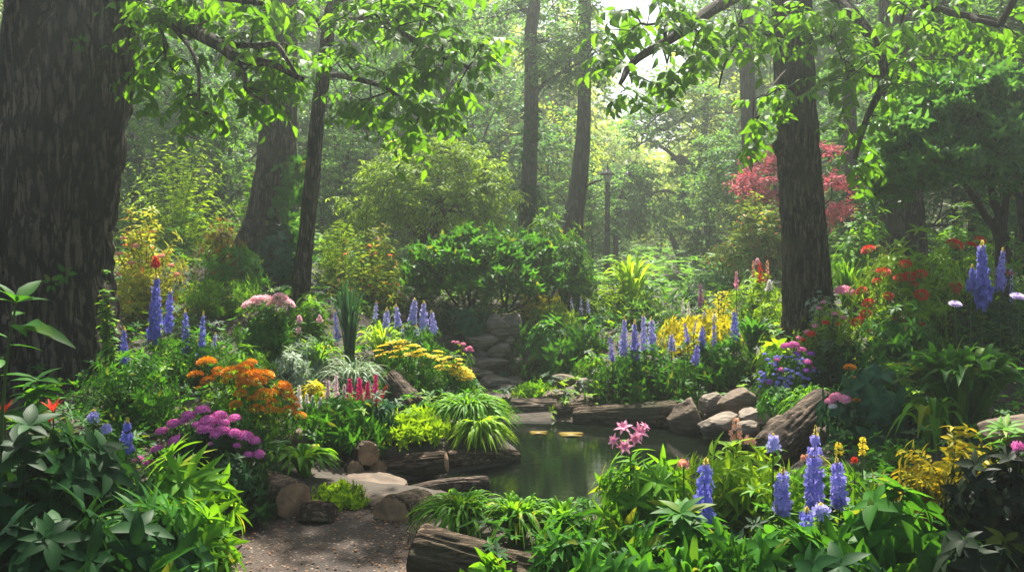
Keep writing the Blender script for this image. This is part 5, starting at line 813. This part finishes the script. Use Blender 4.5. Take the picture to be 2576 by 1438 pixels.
tuft('yucca', 'dark pointed yucca rosette left of the tall ridged trunk', 1890, 8.9, 770, 150, 38, .055, 'mid', .5, 'yucca', prof=LP); tuft('grass_clump', 'bright sword leaves right behind the tall ridged trunk', 2130, 10.5, 625, 140, 60, .045, 'bright', .5, prof=LP); bush('hosta', 'lime hosta leaves under the yucca', 1950, 8.3, 850, 90, 'hosta', mat='lime', ns=14, L=.17, Wd=.08)
ab = bush('aster_bush', 'bush of small purple and blue asters before the tall ridged trunk', 1985, 7.9, 880, 200, 'fine', ns=130, L=.06, Wd=.022)
blooms(ab, 'cluster', 'violet', 7.9, [(U(1905, 2060), U(890, 975), U(9, 16)) for _ in range(60)], stalk=.05); blooms(ab, 'cluster', 'magenta', 7.9, [(1978, 872, 32), (1998, 868, 30), (2018, 880, 24), (2030, 912, 28), (2052, 925, 20), (1955, 905, 18), (1965, 930, 20)], stalk=.05); blooms(ab, 'cluster', 'purple', 7.9, [(2005, 890, 20), (2040, 890, 22), (2028, 932, 22), (1935, 960, 20)], stalk=.05)
pb = bush('spray_bush', 'airy grey-green bush with tiny pink flowers leaning on the tall ridged trunk', 2085, 8.3, 770, 190, 'fine', mat='olive', ns=150, L=.05, Wd=.016)
blooms(pb, 'cluster', 'pink', 8.3, [(2125, 735, 52), (2060, 775, 16), (2100, 790, 18), (2010, 850, 16), (2030, 835, 18), (2050, 820, 16), (2120, 800, 22), (2140, 810, 20), (1995, 870, 18), (2070, 760, 14)], stalk=.06); blooms(pb, 'cluster', 'red', 8.3, [(2077, 812, 22), (2040, 840, 26), (2110, 815, 16), (2020, 855, 16)], stalk=.05)
bush('spray_bush', 'pale sprays rising beside the tall ridged trunk foot', 2070, 8.6, 730, 110, 'silver', ns=40, L=.05, Wd=.016, lo=.4); bush('leafy_shrub', 'dark leafy bush under the airy pink sprays', 2110, 7.8, 860, 200, 'fine_dark', ns=150, L=.09, Wd=.04)
rb = bush('red_flower_shrub', 'tall yellow-green shrub covered in red blooms on the right', 2310, 7.9, 575, 370, 'whorled', mat='lime', ns=230, L=.12, Wd=.036, ry=.55)
blooms(rb, 'pompom', 'red', 7.9, [(2184, 629, 36), (2222, 686, 38), (2264, 700, 34), (2288, 695, 32), (2278, 665, 34), (2316, 690, 34), (2206, 707, 24), (2167, 732, 30), (2185, 762, 30), (2178, 790, 30), (2158, 810, 34), (2268, 806, 42), (2318, 824, 36), (2318, 742, 36), (2405, 720, 30), (2402, 616, 44), (2444, 618, 32), (2466, 606, 32), (2300, 715, 20), (2235, 745, 26), (2184, 830, 20), (2540, 690, 22), (2405, 735, 16)], up=.55, stalk=.07)
bush('leafy_shrub', 'dark green lower leaves of the red-flowered shrub', 2260, 7.5, 760, 260, 'whorled', ns=120, mat='mid', L=.10, Wd=.034); bush('leafy_shrub', 'dim leafy shrub under the big blue spikes at the right edge', 2480, 7.6, 720, 240, 'whorled', mat='dark', ns=150, L=.10, Wd=.03); bush('leafy_shrub', 'yellow-green leafy shrub behind the tall ridged trunk right side', 2160, 11, 470, 150, 'lance', mat='bright', ns=90, L=.13, Wd=.045); bush('leafy_shrub', 'yellow-green shrub under the glossy shrub at the right edge', 2590, 8.6, 560, 160, 'lance', mat='bright', ns=60, L=.11, Wd=.036); bush('leafy_shrub', 'yellow-green leaves behind the red blooms beneath the glossy shrub', 2420, 9.8, 520, 200, 'lance', mat='bright', ns=80, L=.12)
bush('rust_shrub', 'rust-coloured low bush right of the bright sword leaves', 2210, 10, 610, 80, 'small', mat='rust', ns=60)
for a in [('big blue delphinium with two shoulders at the upper right', 2470, 7.2, 605, 770, 54, 'blue', 170), ('shorter blue shoulder spike left of the big one', 2442, 7.25, 665, 725, 34, 'blue', 60), ('blue delphinium right of the big one', 2515, 7.3, 620, 725, 36, 'violet', 80), ('pale bluish spike at the far right edge', 2545, 7.3, 665, 760, 22, 'lilac', 40)]: spike(*a[:7], nf=a[7])
for u, v, w, lb in [(2403, 765, 36, 'lilac daisy below the big blue delphinium'), (2560, 746, 40, 'lilac daisy at the right edge')]:
    p = W(u, v, 6.9); b = P(u + 8, 7); q = thing('daisy', lb, 'flower', b, 'lilac daisies'); sm = MB(); tubes(sm, bez(b[None], ((b + p) / 2)[None], p[None], 8), np.full((1, 8), .004), 5); sub(q, 'stem', sm, M['stem']); head(q, 'daisy', 'palelilac', p, (0, -.35, .9), w / 2 * 6.9 / FPX)
tuft('agapanthus', 'large fountain of broad dark strap leaves on the right', 2420, 6.1, 835, 350, 150, .085, 'mid', .85, 'strap-leaf plant', prof=LP, ry=.8, base=.25); tuft('agapanthus', 'paler drooping strap leaves spilling left of the large fountain', 2340, 5.9, 950, 260, 30, .05, 'bright', 1.7, 'strap-leaf plant', prof=LP, lo=.5)
bb_ = bush('broad_leaf_plant', 'blue-green broad-leaved mound between the driftwood and the strap leaves', 2200, 6.3, 935, 270, 'hosta', 'broad-leaf plant', mat='blueleaf', ns=90, L=.13, Wd=.07); blooms(bb_, 'cluster', 'pink', 6.3, [(2105, 1000, 42), (2125, 1004, 34), (2088, 1010, 30)], stalk=.05); blooms(bb_, 'cluster', 'white', 6.3, [(2096, 1022, 28)], stalk=.05); blooms(bb_, 'pompom', 'orange', 6.3, [(2138, 925, 32), (2150, 952, 18), (2155, 1006, 20)], stalk=.1)
tuft('grass_clump', 'grassy clump behind the split driftwood', 2035, 7.0, 950, 180, 150, .025, 'bright', 1.4, prof=LP); bush('leafy_shrub', 'narrow-leaved plant between the boulders and the driftwood', 1960, 7.3, 955, 140, 'lance', mat='mid', ns=60, L=.10); bush('leafy_shrub', 'upright leafy sprout behind the blue-green mound', 2240, 6.7, 890, 100, 'lance', ns=18, L=.12, lo=.3); bush('fern_shrub', 'low ferny leaves below the blue-green mound on the right', 2240, 5.4, 1120, 170, 'fern', mat='mid', ns=60, L=.07)
# ---- front right
for a in [('light green lance-leaved mass left of the front blue flowers', 1620, 4.5, 1150, 300, 'lance', 'bright'), ('tall light green leaves behind the middle front blue flowers', 1850, 4.75, 1120, 330, 'lance', 'lime'), ('green leaves under the rightmost front blue flowers', 2070, 4.6, 1180, 280, 'lance', 'bright'), ('leafy clump right of the bottom centre', 1440, 4.15, 1310, 200, 'lance', 'mid'),
          ('mid-green leaves below the left front blue flower', 1720, 3.75, 1290, 320, 'broad_mid', 'mid'), ('mid-green leaves in front of the lowest blue flower', 1980, 3.6, 1340, 300, 'broad_mid', 'mid'), ('near leaves at the bottom right of centre', 1560, 3.3, 1390, 340, 'broad_mid', 'mid'), ('large toothed leaves in the lower right foreground', 2240, 3.8, 1235, 330, 'hosta', 'mid'), ('near broad leaves at the lower right edge', 2130, 3.2, 1390, 300, 'hosta', 'dark')]: bush('leafy_plant', *a[:6 - 1], a[5], 'leafy plant', mat=a[6], ns=64 if a[5] != 'hosta' else 46)
bush('leafy_plant', 'small light leaves at the foot of the large front log', 1215, 3.75, 1402, 150, 'broad_mid', 'leafy plant', ns=26, L=.10, Wd=.04, mat='bright'); bush('leafy_plant', 'dark leafy tuft between the front log and the light lance leaves', 1430, 3.9, 1350, 150, 'lance', 'leafy plant', mat='mid', ns=40)
tuft('grass_clump', 'strappy green grass behind the large front log', 1165, 4.7, 1222, 330, 260, .026, 'bright', 1.35, prof=LP); tuft('grass_clump', 'strappy green grass at the pond edge right of the front log', 1300, 4.6, 1232, 300, 230, .026, 'bright', 1.35, prof=LP); tuft('rosette_plant', 'pointed strap-leaved rosette before the pond, left of the pink lily', 1410, 4.6, 1235, 190, 46, .045, 'bright', 1.0, 'rosette plant', prof=LP); tuft('rosette_plant', 'strap-leaved rosette at the bottom edge right of centre', 1740, 3.35, 1330, 220, 36, .05, 'mid', 1.1, 'rosette plant', prof=LP)
tuft('grass_clump', 'thin dark grass drooping over the end of the front log', 1370, 4.6, 1290, 220, 90, .016, 'mid', 1.5, prof=LP)
for a in [('left blue-violet flower tower in the right foreground', 1768, 4.3, 1150, 1320, 66, 'blue', 66, 6), ('pale blue flower tower left of the tallest front one', 1966, 4.3, 1175, 1295, 62, 'violet', 50, 5), ('short pale blue tower tip above the pale front tower', 1945, 4.45, 1090, 1130, 40, 'lilac', 18, 2), ('tallest blue-violet tower of the right foreground', 2045, 4.3, 1070, 1290, 60, 'violet', 80, 7), ('rightmost pale blue tower of the right foreground', 2112, 4.3, 1150, 1270, 62, 'violet', 46, 4), ('lowest drooping blue flower before the leaves', 2025, 4.0, 1275, 1372, 80, 'blue', 36, 3), ('pale blue side bloom beside the lowest blue flower', 2065, 4.05, 1265, 1300, 54, 'lilac', 18, 2)]: spike(*a[:7], 'salvia', nf=a[7], tier=a[8], tm=PETAL, s=.034, group='blue flower towers in the right foreground', taper=.5, lm='bright')
t = thing('lily', 'pink star lilies on a tall stem before the pond', 'flower', P(1590, 4.5)); sm, lf = MB(), MB(); top = W(1585, 1110, 4.5); base = P(1590, 4.5); tubes(sm, bez(base[None], ((base + top) / 2)[None], top[None], 10), np.linspace(.007, .004, 10)[None], 6)
for u, v, r, nv in [(1568, 1075, 36, (-.2, -.5, .7)), (1608, 1085, 40, (.3, -.6, .5)), (1545, 1108, 30, (-.6, -.5, .3)), (1572, 1122, 32, (-.1, -.9, .2)), (1622, 1072, 24, (.5, -.3, .7)), (1597, 1102, 30, (.1, -.9, .3))]:
    p = W(u, v, 4.45); tubes(sm, bez(top[None], ((top + p) / 2 + [0, 0, -.01])[None], p[None], 6), np.full((1, 6), .0028), 5); head(t, 'star', 'pink', p, nv, r * .68 * 4.5 / FPX, 'lily_bloom')
sprays(lf, base[None], ((base + top) / 2)[None], top[None], 12, .15, .045, LANCE, .4, False, .35, .1, 0); sub(t, 'stem', sm, M['stem']); sub(t, 'foliage', lf, M['bright'])
for a in [('salmon star-flowered spike before the boulders', 1852, 4.9, 1050, 1108, 44, 'salmon', 24, 4), ('low salmon bloom right of the salmon spike', 1885, 4.85, 1095, 1115, 36, 'salmon', 14, 1), ('yellow starry sprig behind the tallest blue tower', 2110, 4.8, 1112, 1145, 30, 'yellowfl', 14, 2), ('yellow and orange sprig right of the first yellow sprig', 2170, 4.8, 1098, 1145, 28, 'yellowfl', 16, 3), ('flat salmon bloom left of the blue towers', 1720, 4.5, 1158, 1172, 40, 'salmon', 16, 1), ('small coral bloom under the yellow sprigs', 2150, 4.75, 1150, 1162, 16, 'red', 10, 1), ('small orange bloom left of the yellow sprigs', 2025, 4.8, 1140, 1158, 30, 'salmon', 12, 1)]: spike(*a[:7], 'starry_flower', nf=a[7], tier=a[8], tm=PETAL, s=.021, bud=False, group='starry sprigs in the right foreground', taper=.5, leafy=False)
bush('variegated_shrub', 'golden-leaved shrub arching over the dark plant at the right', 2390, 4.55, 1085, 380, 'nandina', mat='varieg', ns=130, L=.085, Wd=.024, el=.35, flat=True, droop=.25, k=16, whorl=3, ry=.7); bush('dark_shrub', 'dark purple-black leafed shrub in the lower right corner', 2530, 4.0, 1120, 340, 'fine', mat='deep', ns=160, L=.10, Wd=.045, tm=OVATE, whorl=5); bush('dark_shrub', 'nearest black-green leaves at the bottom right corner', 2480, 3.3, 1330, 300, 'hosta', mat='deep', ns=40, L=.11, Wd=.05); bush('leafy_plant', 'upright light leaf sprout at the right edge above the golden shrub', 2545, 4.7, 1000, 90, 'lance', 'leafy plant', ns=8, lo=.5)
spike('purple-pink bloom at the right edge over the dark shrub', 2562, 3.95, 1105, 1135, 44, 'magenta', 'pink_flower', nf=20, tier=1, tm=PETAL, bud=False, leafy=False, cat='flower', group=None)
# ---- climbers on trunks, lamp post, lantern
def climber(label, pts, n, L, mat, spread, name='ivy', y0=None):
    C = spline([W(*p) for p in pts], 40); root = thing(name, label, 'climber', C[0]); sm, lf = MB(), MB(); tubes(sm, C[None], np.full((1, 40), .008), 5); i = U(0, 39, n).astype(int); p = C[i] + rng.normal(0, 1, (n, 3)) * [spread, .03, .05]; a = U(0, 6.28, n)
    leaves(lf, p, np.stack([np.cos(a) * .8, U(-.6, -.1, n), -.3 + .7 * np.sin(a)], 1), np.stack([U(-.4, .4, n), -np.ones(n), U(.1, .8, n)], 1), L * U(.6, 1.2, n), L * .8 * U(.6, 1.2, n), OVATE); sub(root, 'vine', sm, M['wood']); sub(root, 'foliage', lf, M[mat]); return root
climber('ivy climbing the right side of the stout trunk, left of the slim trunk', [(720, 700, 11.7), (728, 600, 11.68), (722, 520, 11.7), (738, 450, 11.75), (745, 405, 11.75)], 260, .12, 'mid', .10); climber('ivy skirt around the foot of the brown central trunk', [(1325, 545, 15.8), (1328, 500, 15.8), (1326, 470, 15.8)], 110, .12, 'dark', .12); climber('ivy patches higher up on the brown central trunk', [(1326, 400, 15.82), (1335, 330, 15.85), (1337, 265, 15.85)], 70, .12, 'dark', .09)
for u, v, s, lb in [(205, 108, 26, 'tiny leaf sprig high on the huge trunk'), (165, 690, 34, 'small ivy sprig low on the huge trunk'), (130, 712, 24, 'smallest ivy sprig left of the other low sprig on the huge trunk')]:
    p = W(u, v, 6.93); a = np.arange(6) * 1.05 + U(-.5, .5, 6); s = s * U(.45, .9, 6); o = MB(); leaves(o, np.repeat(p[None], 6, 0) + np.stack([np.cos(a) * .02, 0 * a, np.sin(a) * .02], 1), np.stack([np.cos(a), 0 * a - .35, np.sin(a)], 1), np.tile([0, -1., .4], (6, 1)), s * 6.9 / FPX, s * .55 * 6.9 / FPX, OVATE); ob = o.build('ivy_sprig', M['mid'], None, org=p); tag(ob, lb, 'climber')
def lathe(mb, c, prof, sides=16):
    th = np.linspace(0, 2 * np.pi, sides, endpoint=False); V = np.array([[(c[0] + r * math.cos(a), c[1] + r * math.sin(a), c[2] + z) for a in th] for r, z in prof]); n = len(prof); i, j = np.meshgrid(np.arange(n - 1), np.arange(sides), indexing='ij'); j2 = (j + 1) % sides
    mb.add(V, [np.stack([i * sides + j, i * sides + j2, (i + 1) * sides + j2, (i + 1) * sides + j], -1).reshape(-1, 4)])
yl = 22; b = P(1527, yl); px = yl / FPX; zt = zat(420, yl) - b[2]; t = thing('lamp_post', 'slender black iron lamp post in the mist behind the fern shrub', 'lamp post', b)
m1 = MB(); lathe(m1, b, [(.18, -.1), (.18, .1), (.11, .2), (.075, .5), (.065, zt * .45), (.055, zt - 20 * px)]); sub(t, 'post', m1, M['iron'])
for v, r in [(487, 11), (545, 9), (590, 10)]:
    c = W(1527, v, yl); c[0] = b[0]; c[1] = b[1]; mb = MB(); lathe(mb, c, [(.04, -.08), (r * px * .6, -.05), (r * px, .03), (r * px * .7, .05), (.04, .1)]); sub(t, 'collar', mb, M['iron'])
c = np.array([b[0], b[1], zat(462, yl)]); mb = MB(); lathe(mb, c, [(.05, 0), (.08, .08), (.125, 22 * px), (.12, 23 * px)], 6); g_ = sub(t, 'lantern_glass', mb, M['glass']); mb = MB(); lathe(mb, c + [0, 0, 21 * px], [(.09, 0), (.19, .0), (.17, .04), (.06, .13), (.025, .17), (.01, .30), (0, .31)], 12); subsub(g_, 'lantern_cap', mb, M['iron'])
yl = 23.6; c = W(1580, 468, yl); px = yl / FPX; t = thing('lantern', 'pale-glazed hanging lantern with a wide roof right of the lamp post', 'lantern', c); mb = MB(); lathe(mb, c, [(0, 0), (8 * px, 0), (12 * px, 24 * px)], 6); sub(t, 'lantern_glass', mb, M['glass']); mb = MB(); lathe(mb, c + [0, 0, 23 * px], [(12 * px, 0), (18 * px, .0), (17 * px, .03), (5 * px, 12 * px), (2 * px, 15 * px), (0, 16 * px)], 6); lathe(mb, c - [0, 0, .04], [(0, 0), (9 * px, 0), (8.6 * px, .05)], 6); sub(t, 'lantern_roof', mb, M['iron']); mb = MB()
for k in range(6):
    a = k * 1.047; tubes(mb, np.array([[c + [8.2 * px * math.cos(a), 8.2 * px * math.sin(a), 0], c + [12.3 * px * math.cos(a), 12.3 * px * math.sin(a), 24 * px]]]), np.full((1, 2), .012), 4)
sub(t, 'lantern_frame', mb, M['iron']); mb = MB(); tubes(mb, bez((c + [0, 0, 38 * px])[None], (c + [0.02, 0, 50 * px])[None], (W(1575, 405, 23.9))[None], 6), np.full((1, 6), .014), 5); sub(t, 'hook', mb, M['iron'])

# ---- uncountable low growth filling the beds
def carpet(n, ya, yb, L, mat, name, label, xs=1.25, seed=0, hmax=.22):
    y = ya + (yb - ya) * U(0, 1, n) ** .8; x = U(-1, 1, n) * y * .6 * xs; ok = (polydist(x, y, PATH) > .3) & (polydist(x, y, POND) > np.where(y < 7.2, .55, .15)) & ~((x > -1.4) & (x < .2) & (y > 4.4) & (y < 6.6)) & (polydist(x, y, PATH2) > .08) & ~((np.abs(x) < .45) & (y > 9.3) & (y < 10.6)); x, y = x[ok], y[ok]; n = len(x); z = terr(x, y); m = 9
    B = np.stack([x, y, z], 1); T = B + np.stack([U(-.1, .1, n), U(-.1, .1, n), U(.04, hmax, n)], 1); mb = MB(); sprays(mb, B, (B + T) / 2, T, 3, L, L * .42, SMALL, .3, False, .3, .1, m - 3, .35); ob = mb.build(name, M[mat], None); tag(ob, label, 'ground cover', None, 'stuff')
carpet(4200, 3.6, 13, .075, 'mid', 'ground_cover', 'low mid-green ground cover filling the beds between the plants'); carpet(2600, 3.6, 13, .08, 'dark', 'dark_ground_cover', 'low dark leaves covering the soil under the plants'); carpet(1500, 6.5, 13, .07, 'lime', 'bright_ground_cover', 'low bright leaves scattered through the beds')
carpet(6000, 13, 44, .20, 'forest', 'undergrowth', 'soft undergrowth on the floor of the misty wood', 1.1, hmax=.7)
# ---- haze
hm = bpy.data.materials.new('haze'); hm.use_nodes = True; t_ = hm.node_tree; t_.nodes.clear(); o_ = t_.nodes.new('ShaderNodeOutputMaterial'); v_ = t_.nodes.new('ShaderNodeVolumePrincipled'); v_.inputs['Color'].default_value = (*HAZE_COL, 1); v_.inputs['Density'].default_value = HAZE_DENSITY; v_.inputs['Anisotropy'].default_value = 0.65; t_.links.new(v_.outputs[0], o_.inputs['Volume'])
X0, X1, Y0, Y1, Z0, Z1 = -70, 70, -14, 80, -1.6, 14.5; V = np.array([(x, y, z) for x in (X0, X1) for y in (Y0, Y1) for z in (Z0, Z1)]); Fq = np.array([(0, 1, 3, 2), (4, 6, 7, 5), (0, 4, 5, 1), (2, 3, 7, 6), (0, 2, 6, 4), (1, 5, 7, 3)])
tag(MB().add(V, [Fq]).build('haze', hm, None), 'pale morning mist filling the garden and the wood', 'haze', None, 'stuff')
for o in list(COL.objects):
    for k in ('_rx', '_h', '_ry'):
        if k in o: del o[k]
